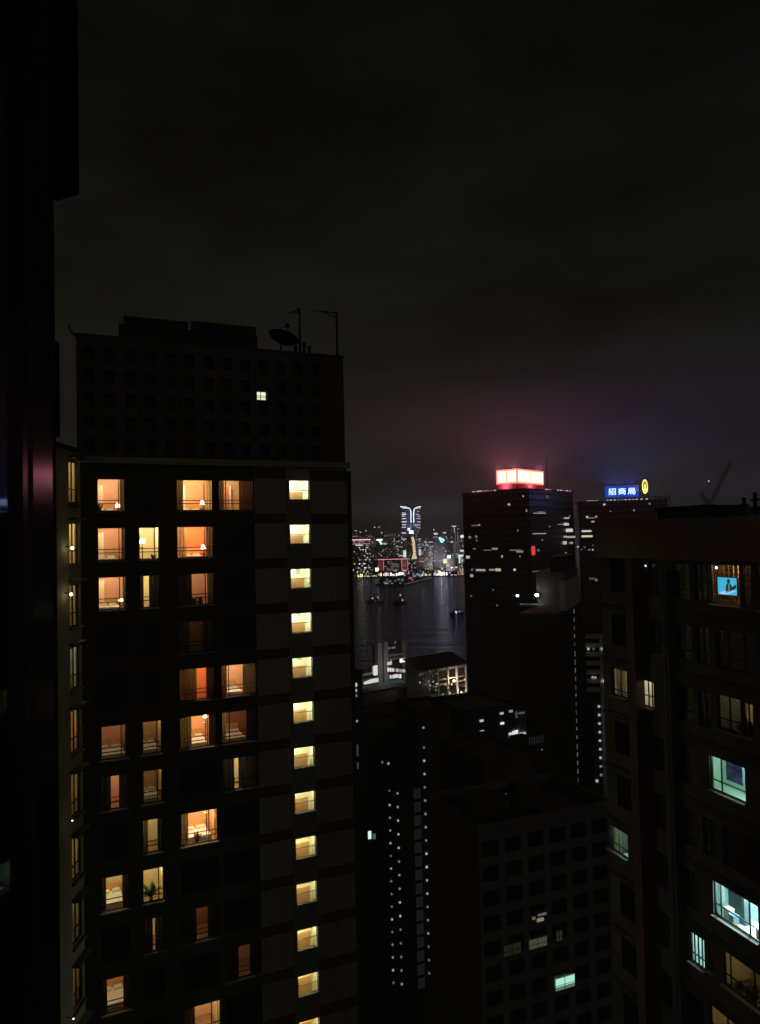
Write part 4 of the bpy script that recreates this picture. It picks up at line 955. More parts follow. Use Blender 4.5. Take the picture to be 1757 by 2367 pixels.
G4 = plain_block('fenced_block', 'low block with a faint railing and small lamps on its roof', 1218, 1262, 1722, 200, 64, 10, m_dark, roofh=.3)
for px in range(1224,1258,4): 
    x, z = G4.F(px,1716,0); MB().box(x-.05,x+.05,-.05,.05,G4.Z+.3,G4.Z+2.2).build('railing_post', lum((.6,.65,.6),.03), G4.o)  # posts are given a faint glow though they are no lamps
dot(G4, 1253, 1733, .2, (.8,.8,.8), .25)
# carpark like block with balcony bands
Ib = plain_block('banded_block', 'grey building with pale horizontal balcony bands behind the apartment block', 1344, 1405, 1462, 215, 97, 14, m_dark, roofh=.5)
for k in range(7):
    _, z = Ib.F(1365, 1470+k*20.5); MB().box(0.1,Ib.W-.6-(k>4)*.0,-.9,0,z-.6,z+.55).build('balcony_band', m_pale, Ib.o)
x_, _ = Ib.F(1391,1520); MB().box(x_-.7,x_+.5,-1.1,-.91,0,Ib.Z-1).build('corner_post', m_pale, Ib.o)
for px, py, s in [(1360,1500,.7),(1372,1500,.12),(1391,1500,.45),(1370,1565.5,.5),(1376,1566,.45),(1397,1574,1.2),(1392,1575,.3)]: dot(Ib, px, py, .35, (1,.97,.8), s, off=-1.4, name='balcony_lamp')
for k in range(9): dot(Ib, 1384.5+k*.65, 1633+k*19.8, .34, (.95,.95,.98), .75 if k < 7 else .3, off=-1.4)
dot(Ib, 1380, 1805, .4, (1,1,1), .7, off=-1.4)
MB().box(x_-3,x_+1.2,-1.05,-.9,0,Ib.F(1385,1610)[1]).build('stair_wall', m_dark, Ib.o)
# buildings seen past the right edge of the hotel, between it and the slab
Kb = plain_block('edge_block', 'narrow slice of a dark block right beside the hotel edge', 808, 836, 1560, 140, 60, 12, m_dark, roofh=.6)
for px, py, w_, h_, s in [(823,1583,5,8,.6),(823,1596,5,6,.35),(824,1608,4,6,.15),(825,1667,4,4,.35),(825,1735,6,26,.05),(826,1770,6,14,.05)]:
    x, z = Kb.F(px,py,-.2); k = 140/1779/2; MB().box(x-w_*k,x+w_*k,-.3,-.1,z-h_*k,z+h_*k).build('lit_window', lum((.85,.9,.9),s), Kb.o)

# elevated road with cars, between the terminal and the tower
rp = on_level(1150,1590,9); rq = on_level(1300,1612,9)
rd = (rq-rp); ra = math.atan2(rd.y, rd.x); 
RDm = MB().box(-60,rd.length+60,-7,7,-.9,0).build('flyover_deck', mat('flyover_asphalt',(.05,.05,.05),.85,.2,.3)); RDm.location = rp; RDm.rotation_euler = (0,0,ra)
tag(RDm, 'elevated road deck crossing behind the dark blocks', 'flyover')
MB().box(-60,rd.length+60,-7.3,-7.01,-.9,.9).build('barrier', m_conc, RDm); MB().box(-60,rd.length+60,7.01,7.3,-.9,.9).build('barrier', m_conc, RDm)
for k in range(-2,5): MB().tube((k*22,0,-8),(k*22,0,-.95),.8).build('pier', m_conc, RDm)
mk = MB()
for k in range(-10,24): mk.box(k*5,k*5+2,-.08,.08,.004,.008)
mk.build('lane_line', m_white, RDm)
def car(x, y, flip, lab, paint):
    t = empty('car', rp+Vector((math.cos(ra)*x-math.sin(ra)*y, math.sin(ra)*x+math.cos(ra)*y, 0)), ra+(math.pi if flip else 0)); tag(t, lab, 'car', 'cars on the elevated road')
    b_ = MB(); prof = [(-2.1,.35),(2.1,.35),(2.1,.75),(1.2,.9),(.6,1.4),(-1.0,1.42),(-1.7,.95),(-2.1,.85)]
    b_.poly([(p[0],-.85,p[1]) for p in prof]); b_.poly([(p[0],.85,p[1]) for p in prof[::-1]])
    for p, q in zip(prof, prof[1:]+prof[:1]): b_.quad((p[0],-.85,p[1]),(p[0],.85,p[1]),(q[0],.85,q[1]),(q[0],-.85,q[1]))
    b_.build('body', mat('car_paint',paint,.3,.05,1), t)
    MB().box(-.9,.7,-.86,.86,.95,1.3).build('windows', m_black_glass, t)
    for sx in (-1.3,1.3):
        for sy in (-.8,.8): MB().tube((sx,sy-.1,.33),(sx,sy+.1,.33),.33,n=12).build('wheel', m_black, t)
    for sy in (-.6,.6):
        MB().box(2.09,2.14,sy-.16,sy+.16,.6,.78).build('headlight', lum((1,.97,.9),9,True), t); MB().box(-2.14,-2.09,sy-.16,sy+.16,.65,.83).build('tail_light', lum((1,.08,.04),5,True), t)
for x, y, fl, lab, c in [(2,-3,0,'dark car with red tail lamps, leftmost on the elevated road',(.03,.03,.035)),(13,3,1,'pale car with bright headlamps on the elevated road',(.5,.5,.5)),(20,-3,0,'grey car with red tail lamps between two others on the flyover',(.12,.12,.13)),(31,3,1,'white car in the far lane near the right end of the flyover',(.6,.6,.6)),(40,-3,0,'dark red car farthest right on the flyover',(.2,.03,.03))]: car(x,y,fl,lab,c)
for i,(px,py,s,z_) in enumerate([(1218,1584,14,17),(1195,1574,5,17),(1170,1582,4,17),(1207,1589,4,14),(1231,1589,3,14),(1272,1588,9,15),(1280,1586,4,16),(1227,1608,6,12),(1218,1614,5,12),(1235,1611,4,12),(1157,1609,4,12),(1144,1600,2,12),(1186,1522,9,30),(1201,1523,6,30),(1125,1516,2.5,30)]):
    p = on_level(px,py,z_); t = empty('street_lamp', (p.x,p.y,2)); tag(t, ['brightest white street lamp over the elevated road','street lamp above the red lit stretch of road','faint street lamp at the left end of the flyover','pinkish street lamp on the flyover','dim street lamp right of the brightest one','bright street lamp at the right end of the road','small street lamp beside the bright right one','street lamp below the brightest one','lamp at the lower left of the lower trio','lamp at the right of the lower trio','broad low street lamp left of the flyover','tiny lamp left of the flyover','bright lamp on the dark tower podium','small lamp right of the bright podium lamp','dim lamp left on the tower podium'][i], 'street lamp', 'street lamps below the dark tower')
    h_ = p.z-2; MB().tube((0,0,0),(0,0,h_),.14,.08).tube((0,0,h_),(1.2,0,h_+.2),.07).build('pole', m_metal, t); MB().ball((1.2,-.1,h_+.05),.42,sz=.6).build('lantern', lum((1,.95,.88) if i != 3 else (1,.65,.6), s*.5, False), t)

# ================================================================== the ferry terminal
T = Bld('ferry_terminal', 'pale lit ferry terminal with long shed on the near shore', 'terminal', 838, 472, 52)
m_tp = mat('terminal_pillar', (.42,.36,.36), .8, .15, .1); m_tw = mat('terminal_wall', (.16,.17,.15), .85, .2, .08)
def tbox(name, x0, x1, y0, y1, m, off=0.0, t=2.0, parent=None, base=None):
    a, _ = T.F(x0,(y0+y1)/2,off); b_, _ = T.F(x1,(y0+y1)/2,off); mx = (x0+x1)/2; z1 = T.F(mx,y0,off)[1]; z0 = base if base is not None else T.F(mx,y1,off)[1]
    return MB().box(a,b_,off,off+t,z0,z1).build(name, m, parent or T.o)
tbox('hall_wall', 838, 965, 1560, 1625, m_tw, 6, 26, base=0)
tbox('tower_pillar', 874, 884, 1486, 1580, m_tp, 4, 3, base=0); tbox('tower_pillar', 888, 898, 1484, 1580, m_tp, 4.4, 3, base=0)
tbox('tower_core', 871, 889, 1490, 1580, m_tw, 7.2, 4, base=0)
tbox('tower_pillar', 934.5, 940, 1479, 1518, m_tp, 4.2, 2.5, base=0)
tbox('tower_beam', 899, 934, 1511, 1515.5, m_tp, 4.5, 2.4); tbox('tower_beam', 899, 934, 1521, 1523.5, m_tp, 4.5, 2.4)
tbox('tower_screen', 899.5, 934, 1482, 1509, m_dark, 6.5, 1.2); tbox('tower_wall', 899.5, 934, 1524, 1560, m_dark, 7.5, 2)
for x0,x1,y0,y1,s,c in [(898,904,1496,1500,.12,'w'),(907,914,1495,1499,.14,'w'),(912,916,1482,1488,.10,'t'),(925,936.5,1522,1531,1.3,'w'),(896,906,1530,1537,.65,'w'),(903,906,1527,1532,.5,'w'),
    (902,905.5,1561,1568.5,.8,'w'),(908,912,1560,1568,.8,'w'),(913,919,1558.5,1567,.8,'w'),(920,922.5,1559,1567,.7,'w'),(924,928,1558.5,1568,.9,'w'),
    (864,873,1538.5,1561,.85,'w'),(861,863,1540,1558,.2,'w'),(984,990,1544,1551,.8,'w'),(990,996,1550,1554,.3,'w'),(979,987,1559,1566,.25,'w'),(997,1004,1586,1592,1.6,'w'),(1004,1011,1585,1589,.5,'y'),(1028,1030.5,1519,1523,.7,'w')]:
    tbox('lit_window', x0,x1,y0,y1, lum({'w':(1,.99,.92),'t':(.5,.8,.75),'y':(1,.85,.5)}[c], s), -2.0, .4)
for k in range(17):
    x = 896.5+k*5.0; h_ = 8.5-k*.28; y = 1543.5+k*.55
    tbox('lit_window', x, x+random.choice((2.2,3.2,3.8)), y, y+h_, lum((1,.99,.93), [.95,.95,.8,.3,.55,.4,.5,.6,.3,.55,.2,.35,.3,.4,.3,.35,.2][k]), -2.0, .4)
# slanted lit canopy at the left
a, z0 = T.F(843,1580,-3); b_, z1 = T.F(875,1570,-3)
MB().poly([(a,-3,z0-.6),(b_,-3,z1-1.6),(b_,-3,z1+.6),(b_-5,-3,z1+.6),(a,-3,z0+.6)]).poly([(a,-2,z0-.6),(a,-2,z0+.6),(b_-5,-2,z1+.6),(b_,-2,z1+.6),(b_,-2,z1-1.6)]).build('lit_canopy', lum((1,1,.95),.75), T.o)
tbox('hall_roof', 837, 862, 1556, 1561, m_tp, 3, 6)
# curved teal glass roof, with a faint glow put into its colour
m_teal = emit('teal_glass_glow', (.10,.30,.26), .16); m_teal.node_tree.nodes['Principled BSDF'].inputs['Base Color'].default_value = (.06,.16,.14,1); m_teal.cycles.emission_sampling = 'NONE'
xa_, za_ = T.F(884,1588,-6); xb_, zb_ = T.F(946,1590,-6); ztp = T.F(915,1573,2)[1]
m = MB(); n_ = 10
for k in range(n_):
    f0, f1 = k/n_, (k+1)/n_
    P = lambda f, x: (x, -6+10*f, za_-1+(ztp-za_+1)*math.sin(f*1.57))
    m.quad(P(f0,xa_),P(f0,xb_),P(f1,xb_),P(f1,xa_+3))
m.build('glass_roof', m_teal, T.o, smooth=True)
m = MB()
for k in range(9):
    x = xa_+(xb_-xa_)*k/8
    for j in range(5):
        f0, f1 = j/5, (j+1)/5; m.tube((x,-6.05+10*f0,za_-.95+(ztp-za_+1)*math.sin(f0*1.57)),(x,-6.05+10*f1,za_-.95+(ztp-za_+1)*math.sin(f1*1.57)),.14,n=5)
m.build('roof_rib', m_tw, T.o)
tbox('front_roof', 840, 950, 1591, 1596, m_dark, -16, 9); tbox('front_wall', 842, 950, 1597, 1625, m_tw, -10, 3, base=0)
# the long shed
xs0, zs0 = T.F(965,1530,0); xs1, zs1 = T.F(1083,1500,0); ze = T.F(1030,1541,-8)[1]; zr_ = T.F(1030,1509,10)[1]
SH = Bld('quay_shed', 'long dark roofed quay shed with pale columns and yellow lamps under it', 'shed', 962, 466, 52)
xe = SH.F(1084,1550)[0]; ze = SH.F(1030,1541)[1]; zr_ = SH.F(1010,1512,14)[1]
MB().quad((0,-.3,ze),(xe,-.3,ze),(xe,16,zr_),(0,16,zr_)).quad((0,-.3,ze-.4),(0,16,zr_-.4),(xe,16,zr_-.4),(xe,-.3,ze-.4)).quad((0,-.3,ze-.4),(xe,-.3,ze-.4),(xe,-.3,ze),(0,-.3,ze)).quad((xe,-.3,ze-.4),(xe,16,zr_-.4),(xe,16,zr_),(xe,-.3,ze)).build('shed_roof', m_roof, SH.o)
for px in (992,1013,1036,1057,1078.5):
    x, _ = SH.F(px,1560); MB().box(x-.55,x+.55,-.2,.9,0,ze-.4).build('column', m_tp, SH.o)
for k,(yy,tt) in enumerate([(1543,1.3),(1566,.8),(1577,.8)]):
    z = SH.F(1050,yy)[1]; MB().box(0,xe,.2,.7,z-tt*.5,z+tt*.5).build('beam', m_tp, SH.o)
MB().box(0,xe,12,13,0,zr_-1.5).build('back_wall', m_dark, SH.o)
zf_ = SH.F(1040,1600)[1]; MB().box(-2,xe+2,-6,12,0,max(1.2,zf_-2)).build('platform', m_conc, SH.o)
for i,(px,py,s,c) in enumerate([(1049,1574,3.0,'y'),(1044,1582,1.0,'y'),(1074,1571,1.2,'p'),(1066,1600,1.3,'y'),(1077,1596,.8,'w'),(1030,1583,.5,'y'),(1036,1590,.5,'y')]):
    x, z = SH.F(px,py,-1.5); t = thing_at(SH, 'quay_lamp', ['brightest yellow lamp under the quay shed','yellow lamp just left below the brightest shed lamp','pinkish lamp by the last shed column','tall yellow lamp near the shed end','white lamp beside the last shed column','dim yellow lamp left in the shed','dim yellow lamp low in the shed'][i], 'lamp', x, -1.5, z, 'lamps of the quay shed')
    MB().ball((0,0,0), .8 if i == 0 else .55).build('bulb', lum({'y':(1,.85,.42),'w':(1,.97,.9),'p':(1,.7,.65)}[c], s), t); MB().tube((0,0,-.5),(0,0,-4),.12).build('pole', m_metal, t)
    if i in (0,3): lamp('lamp_glow', t, 0, -.9, .5, 4500 if i == 0 else 1500, (1,.86,.58), .4)
x, _ = SH.F(1012,1570); lamp('lamp_glow', SH.o, x, 4, ze*.5+2, 250, (1,.88,.6), .4)
lamp('tower_glow', T.o, T.F(890,1600,-9)[0], -9, T.F(890,1560,-9)[1], 700, (1,.9,.85), .5)
lamp('tower_glow', T.o, T.F(918,1500,-9)[0], -9, T.F(918,1500,-9)[1], 600, (1,.9,.85), .5)
for i,(px,py,s) in enumerate([(843,1608,1.2),(842,1615,.5),(854,1609,.6),(866.5,1612,1.3),(889.5,1615,.9)]):
    p = on_level(px,py,6); t = empty('quay_lamp', (p.x,p.y,2)); tag(t, ['leftmost bright yellow lamp before the terminal hall','dim lamp below the leftmost terminal lamp','small lamp between two bright terminal lamps','bright lamp in the middle of the terminal front','white lamp at the right of the terminal front'][i], 'lamp', 'lamps before the terminal')
    MB().ball((0,0,4), .75).build('bulb', lum((1,.92,.62),s), t); MB().tube((0,0,0),(0,0,3.4),.12).build('pole', m_metal, t)
    if i in (0,3): lamp('lamp_glow', t, 0, 1.5, 4.5, 250, (1,.9,.55), .4)

for k in range(30):
    x = 968+random.uniform(0,44); y = 1549+random.uniform(0,46); a, z1 = SH.F(x,y,-4); b_, z0 = SH.F(x+random.uniform(1.5,6), y+random.uniform(1.2,3.4), -4)
    MB().box(a,b_,-4.2,-4,z0,z1).build('gangway_light', lum((.9,1,.95), random.choice((.06,.10,.16,.25,.5))), SH.o)
for k in range(5):
    x = 972+k*8; a, z1 = SH.F(x,1552+k*3,-4.6); z0 = SH.F(x,1602,-4.6)[1]
    MB().box(a,a+.5,-4.9,-4.5,z0,z1).build('gangway_post', m_tp, SH.o)

# ================================================================== the city across the harbour
DK = 2030.0
KPX = DK/FPX
pat = {
 'dim': lit_facade('far_facade_dim', (.09,.09,.09), .22, 3.3, 3.8, (1,.86,.62), (.8,.9,1), .55, .02),
 'mid': lit_facade('far_facade_mid', (.10,.095,.10), .42, 3.3, 3.8, (1,.86,.62), (.8,.92,1), .75, .05),
 'rows': lit_facade('far_facade_rows', (.08,.08,.08), .3, 3.3, 5.2, (1,.92,.78), (.9,.97,1), 1.0, .24),
 'red': lit_facade('far_facade_red', (.18,.06,.07), .3, 3.3, 4.0, (1,.6,.5), (1,.75,.7), .5, .03),
 'blue': lit_facade('far_facade_blue', (.08,.08,.13), .35, 3.3, 4.2, (.65,.68,1), (.85,.88,1), .5, .05)}
def far(x0, x1, ytop, style, lab, dist=DK, depth=34, az=90, name='far_tower', cat='tower', crown=None):
    b = Bld(name, lab, cat, x0, dist, az, 2.5, group='towers across the harbour')
    w = b.F(x1,1300)[0]; z = b.F((x0+x1)/2, ytop)[1]; b.W, b.Z = w, z
    m = MB(); m.box(0,w,0,depth,-4,z)
    m.build('wall', pat[style], b.o)
    r = MB(); k = random.Random(int(x0*7)); r.box(w*.15,w*.15+w*k.uniform(.25,.5),4,depth*.6,z,z+k.uniform(2,6)); r.build('roof_house', m_dconc, b.o)
    return b
def strip(b, x0, x1, y0, y1, c, s, name='light_strip', off=-.4, sample=False):
    a, _ = b.F(x0,(y0+y1)/2,off); c_, _ = b.F(x1,(y0+y1)/2,off); mx = (x0+x1)/2; z1 = b.F(mx,y0,off)[1]; z0 = b.F(mx,y1,off)[1]
    return MB().box(a,c_,off-.3,off+.3,z0,z1).build(name, lum(c,s*1.35,sample), b.o)
def slant(b, pts, wd, c, s, name='light_strip', off=-.6):
    m = MB(); q = [b.F(*p,off) for p in pts]
    for (xa,za),(xb,zb) in zip(q,q[1:]): m.tube((xa,off,za),(xb,off,zb),wd,n=6)
    return m.build(name, lum(c,s*1.35), b.o)
W_ = (1,.97,.93); PK = (1,.42,.48); BL = (.62,.76,1); CYN = (.35,.80,1)
hazef = 1.7
# back rows of low dim blocks, a few of them on the hill
back = [(805,826,1232,'dim'),(828,846,1240,'dim'),(846,868,1236,'mid'),(870,884,1240,'dim'),(884,903,1231,'dim'),(905,924,1233,'mid'),(975,990,1240,'dim'),(992,1010,1236,'dim'),(1012,1030,1230,'dim'),(1026,1040,1238,'blue'),(1052,1075,1234,'mid')]
adj = ['leftmost dim','second','third','fourth','fifth','sixth','seventh','eighth','ninth','tenth','last']
for i,(x0,x1,y,s) in enumerate(back): far(x0,x1,y,s,'%s block of the distant hillside row across the harbour, counted from the left' % adj[i], dist=2900, az=88+i%5)
for i,(px,py) in enumerate([(823,1227),(833,1230),(846,1227),(866,1218.5),(876,1219),(882,1231),(1003,1225),(1006,1233)]):
    p = at(px,py,4700); o = MB().ball((0,0,0),4.0,8,5).build('hill_lamp', lum((.8,.9,.85),4.5)); o.location = p
    MB().tube((0,0,-4),(0,0,-34),.6).build('pole', m_metal, o)
    tag(o, ['leftmost faint lamp on the dark hill','second faint lamp on the hill from the left','third faint lamp on the hill from the left','higher hill lamp of the close pair','lower right hill lamp of the close pair','faint hill lamp left of the white topped tower','faint hill lamp left of the slender twin towers','small hill lamp above the blue triangle'][i], 'lamp', 'lamps on the far hill')
b = far(808,857,1246,'rows','broad block with a pink light line along its roof',dist=1995)
strip(b,811,856.5,1246.8,1248.8,(1,.55,.6),1.3*hazef); strip(b,818,855,1250,1252,(.7,.12,.16),.5); strip(b,811,856,1256.5,1258,W_,.5); strip(b,822,838,1258.5,1262,W_,.9,'lit_window'); strip(b,813,827,1239,1240.5,W_,.35)
b = far(857,872,1262,'red','narrow reddish block beside the pink lined one',dist=2050)
b = far(868,900,1252,'dim','dark block with a white letter like mark on its top',dist=2080,az=86)
strip(b,870.5,884,1246,1250,(.8,1,.95),1.5*hazef); slant(b,[(877,1250),(882,1258)],2.4,(.8,1,.95),1.4*hazef); strip(b,885,893,1256,1258.5,W_,1.0)
b = far(896,915,1234,'dim','dark slab with a faint green roof band',dist=2200); strip(b,897,915,1234,1239,(.25,.4,.36),.18)
b = far(910,934,1246,'mid','mid height block left of the tallest tower',dist=2060); strip(b,914,928,1263,1264.5,W_,.5); strip(b,928,937,1246,1247.5,W_,.7); strip(b,932,939,1272,1288,(.8,1,.95),1.1); strip(b,922,932,1283,1286,(.8,1,.95),.8)
# the tallest tower, with its white open crown
TT = far(927,972.5,1172,'blue','tallest tower across the harbour with a white lit open crown',dist=2120,depth=40)
slant(TT,[(925.5,1171),(938,1172.5),(947,1175.5),(950,1181),(950.2,1208)],1.3,(.75,.9,1),2.6); slant(TT,[(973,1171),(965,1172.5),(958,1176),(956.3,1182),(956.3,1208)],1.3,(.75,.9,1),2.6)
strip(TT,937,949.3,1178,1236,(.30,.34,.75),.13,'lit_panel',-.2); strip(TT,957.3,967,1178,1236,(.34,.32,.75),.15,'lit_panel',-.2); strip(TT,940,968,1209,1219,(.3,.3,.8),.22,'lit_panel',-.21)
for y,x0,x1,s in [(1175,930,942,.9),(1186,929,938,1.3),(1189.5,929,939,1.5),(1193,929,936,1.2),(1199,929,939,1.2),(1206,929,940,1.6),(1213,929,939,1.3),(1219,929,938,1.2),(1232,929,938.5,1.6),(1246,929,939,1.0)]: strip(TT,x0,x1,y-.9,y+.9,(.85,.93,1),s*1.2)
for y,x0,x1,s in [(1175,962,972,.9),(1182,964,970,.7),(1189,962,969,1.0),(1193.5,965,972,1.1),(1198.5,963,972,1.2),(1206,965,972,1.4),(1213.5,957,972,1.2),(1219,962,972,.8),(1246,967,973,1.2),(1252,967,972,.5),(1259,967,972,.8),(1265.5,967,973,1.2)]: strip(TT,x0,x1,y-.8,y+.8,(.82,.84,1),s)
strip(TT,942.5,948,1220.5,1226,(.7,.88,1),3.2,'roof_sign'); strip(TT,946,955.5,1226,1235,(.7,.88,1),3.6,'roof_sign'); strip(TT,948,951,1212,1222,(.5,.6,1),.5)
strip(TT,968,973.5,1270,1284,(.8,.85,1),1.2)
b = far(940,966,1238,'dim','dark tower with a curved yellow strip below the tallest tower',dist=1990)
slant(b,[(953,1241),(956,1252),(957.5,1270),(958.5,1291)],3.6,(1,.84,.45),.62*hazef); strip(b,953,963,1284,1292,(1,.84,.45),.65*hazef)
strip(b,934,938.5,1275,1288,(.8,1,.94),1.5)
b = far(975,1003,1250,'mid','block with an arch of white lights on its top edge',dist=2070); strip(b,981,987,1252,1254,W_,.8); strip(b,991,1002,1252,1254,W_,.9); slant(b,[(1001.5,1253),(1001.5,1262)],1.0,W_,.8); slant(b,[(985,1254),(984,1262)],.8,W_,.4)
for k in range(12): strip(b,992+random.uniform(-3,8),994+random.uniform(0,8),1262+k*2.4,1263.6+k*2.4,W_,.3+.3*random.random(),'lit_window')
b = far(966,1000,1288,'mid','low dense block under the arch of lights',dist=1996)
b = far(1002,1040,1238,'blue','dark violet block with a glowing blue triangle',dist=2040)
slant(b,[(1015,1243),(1027,1248),(1021,1254),(1015,1243)],1.6,CYN,1.8*hazef,'triangle_sign'); strip(b,1017,1022,1243,1250,CYN,1.2*hazef,'triangle_sign'); strip(b,1003,1012,1232.5,1235.5,W_,1.3); strip(b,1024,1031,1230,1233,W_,.8)
b = far(1043,1050.5,1216,'dim','slender dark tower with a white capped top, left of a pair',dist=2060,depth=16); strip(b,1045,1054,1215.5,1217.5,W_,1.1); slant(b,[(1050,1218),(1051,1231)],.8,W_,.9); strip(b,1041,1048,1251,1254,W_,.8); slant(b,[(1049.6,1254),(1049.6,1280)],.5,W_,.4)
b = far(1051,1064,1222,'dim','slender grey tower, right of the capped one',dist=2100,depth=16); strip(b,1053,1053.8,1230,1290,W_,.3); strip(b,1058,1058.8,1235,1290,W_,.25)
b = far(1062,1080,1238,'mid','bright windowed block at the right end of the far skyline',dist=2040)
strip(b,1064.5,1071.5,1237,1243,(1,.88,.82),1.8); strip(b,1064,1072,1271,1275,W_,1.3); strip(b,1059,1070,1282,1287,(.75,1,1),1.5); strip(b,1060.5,1064,1286,1302,(.8,1,.98),1.4)
for k in range(10): strip(b,1064+random.uniform(0,6),1067+random.uniform(0,7),1288+k*2.6,1290.3+k*2.6,(1,.95,.85),random.uniform(.5,1.4),'lit_window')
b = far(1030,1050,1280,'dim','low dark block between the orange and the blue light',dist=1998)
strip(b,1034.5,1042,1283.5,1290.5,(.55,.85,1),3.2,'round_sign'); strip(b,1024.5,1033.5,1292,1302,(1,.72,.35),1.7,'orange_sign')
# red outlined block
RB = far(875,943.5,1292,'red','broad block outlined in red and pink light strips',dist=1990,az=92)
strip(RB,873,944,1292,1293.4,(1,.35,.42),1.0*hazef); 
for x in (876,886.5,929,931.5,937.5,942.8): strip(RB,x-.5,x+.5,1294,1319,(1,.38,.44),.75*hazef if x in (886.5,929,942.8) else .4)
strip(RB,877,885,1295,1320,(.5,.07,.09),.35); strip(RB,929,942,1295,1318,(.6,.10,.13),.30); strip(RB,929,942,1306,1306.8,PK,.6); strip(RB,931,940,1317,1321,(1,.75,.75),1.0)
for k in range(16): strip(RB,892+random.uniform(0,32),894+random.uniform(0,33),1298+k*1.3,1299+k*1.3,(.7,.75,.6),.3,'lit_window')
b = far(858,873,1296,'dim','low dark block left of the red outlined one',dist=1994); strip(b,867.5,875.5,1312.5,1321,(1,1,.85),2.2,'lamp_cluster')
# waterfront: lit arcades along the quay
def quay(x0,x1,y0,y1,c,s,lab,dist=1987,sample=True,nbay=9):
    b = Bld('waterfront_arcade', lab, 'arcade', x0, dist, 90, 2.5, group='lit arcades on the far quay')
    w = b.F(x1,1330)[0]; z = b.F((x0+x1)/2,y0)[1]
    MB().box(0,w,.5,14,-3,z).build('wall', m_dconc, b.o); MB().box(-.4,w+.4,-.6,14.4,z,z+.7).build('roof', m_roof, b.o)
    zb_ = max(.2, b.F((x0+x1)/2,y1)[1])
    for k in range(nbay):
        a, e = w*k/nbay+.5, w*(k+1)/nbay-.5
        if random.random() < .12: continue
        cc = [min(1,max(.1,q*random.uniform(.82,1.12))) for q in c]; hh_ = max(z-.4,zb_+1.0)-zb_
        MB().box(a,e,.1,.49,zb_,zb_+hh_*random.uniform(.45,1.0)).build('lit_bay', lum(cc, s*3.0*random.choice((.35,.6,.9,1.3,1.9)), sample), b.o)
    return b
quay(812,822,1324,1333,(1,.8,.5),.5,'dim yellow arcade at the left end of the far quay')
quay(823,839,1325,1334,(1,.82,.42),1.6,'bright yellow arcade on the far quay beside the hotel edge')
quay(840,872,1329,1333,(1,.80,.5),.55,'long low yellow arcade on the far quay')
quay(872,900,1320,1331,(1,.86,.62),.85,'pale yellow arcade under the red outlined block')
quay(900,940,1321,1333,(.9,1,.92),1.0,'white green arcade behind the pier head')
quay(970,1000,1324,1332,(.95,.95,.55),.9,'yellow green arcade right of the pier root')
quay(1000,1016,1322,1333,(1,.88,.80),2.2,'bright pinkish arcade on the far quay'); quay(1010,1034,1318,1333,(1,.92,.92),2.6,'brightest white pink arcade on the far quay'); quay(1035,1056,1328,1333.5,(1,.97,.85),2.0,'low white arcade right of the brightest one')
b = quay(1056,1072,1311,1333,(1,.55,.42),.8,'salmon lit arcade at the right end of the far quay'); 
b = quay(1040,1062,1309,1312.5,(1,.97,.9),1.1,'thin white arcade roof line above the right quay',dist=1992)
for x, y, w_ in [(1022,1316,300000),(1008,1322,110000),(1040,1324,110000)]:  # masts with upward lights, added to make the haze over the quay glow
    p = at(x,y,1978); o = empty('added_glow_mast', p); tag(o, {1022:'tall added glow mast over the brightest arcade',1008:'added glow mast at the left of the bright quay',1040:'added glow mast at the right of the bright quay'}[x], 'floodlight', 'added glow masts on the far quay')
    uplamp('flood_and_glow_light', o, 0,0,1.0, w_, (1,.86,.90), 85, .5); MB().tube((0,0,-p.z+2.5),(0,0,0),.4,.25).build('mast', m_metal, o); MB().box(-1.6,1.6,.3,.7,-.6,.6).build('added_lamp_head', lum((1,.95,.95),3), o)
# the pier that runs out into the harbour
p0 = on_level(868,1351,1.5); p1 = on_level(936,1352,1.5); q1 = on_level(1000,1336.5,1.5); q0 = on_level(930,1335.8,1.5)
PR = empty('harbour_pier', p0); tag(PR, 'lit pier with a ferry hall running out from the far shore', 'pier')
m = MB(); V = lambda p, z: (p.x-p0.x, p.y-p0.y, z)
for a, b_ in ((p0,p1),(p1,q1),(q1,q0),(q0,p0)): m.quad(V(a,-2),V(b_,-2),V(b_,1.2),V(a,1.2))
m.quad(V(p0,1.2),V(p1,1.2),V(q1,1.2),V(q0,1.2)); m.build('deck', m_dconc, PR)
m = MB(); d_ = (q1-p1); 
m.tube(V(p1,1.6),V(q1,1.6),.45,n=6); m.build('edge_light', lum((.85,.82,.75),.35), PR)
def pmark(px, py, w, h_, c, s, name='lit_window', z=6.0):
    p = on_level(px,py,z); k = (p-CAM).length/FPX; return MB().box(-w*k/2,w*k/2,-.5,.5,-h_*k/2,h_*k/2).build(name, lum(c,s,w*h_*s > 30), PR, loc=p-p0)
hall = MB()
for f0, f1, hh in ((.02,.42,13),(.44,.80,10)):
    a = p0.lerp(q0,f0)*.88+p1.lerp(q1,f0)*.12; b_ = p0.lerp(q0,f0)*.2+p1.lerp(q1,f0)*.8; c_ = p0.lerp(q0,f1)*.2+p1.lerp(q1,f1)*.8; e_ = p0.lerp(q0,f1)*.88+p1.lerp(q1,f1)*.12
    for u, v in ((a,b_),(b_,c_),(c_,e_),(e_,a)): hall.quad(V(u,1.2),V(v,1.2),V(v,hh),V(u,hh))
    hall.quad(V(a,hh),V(b_,hh),V(c_,hh),V(e_,hh))
hall.build('hall_wall', m_tw, PR)
rnd = random.Random(11)
for k in range(26): pmark(883+rnd.uniform(-6,50), 1343+rnd.uniform(-6,5), rnd.uniform(1.5,5), rnd.uniform(.8,2.0), rnd.choice(((.85,.9,.78),(1,.95,.8),(.75,.9,.8))), rnd.uniform(.2,.75), z=13.2)
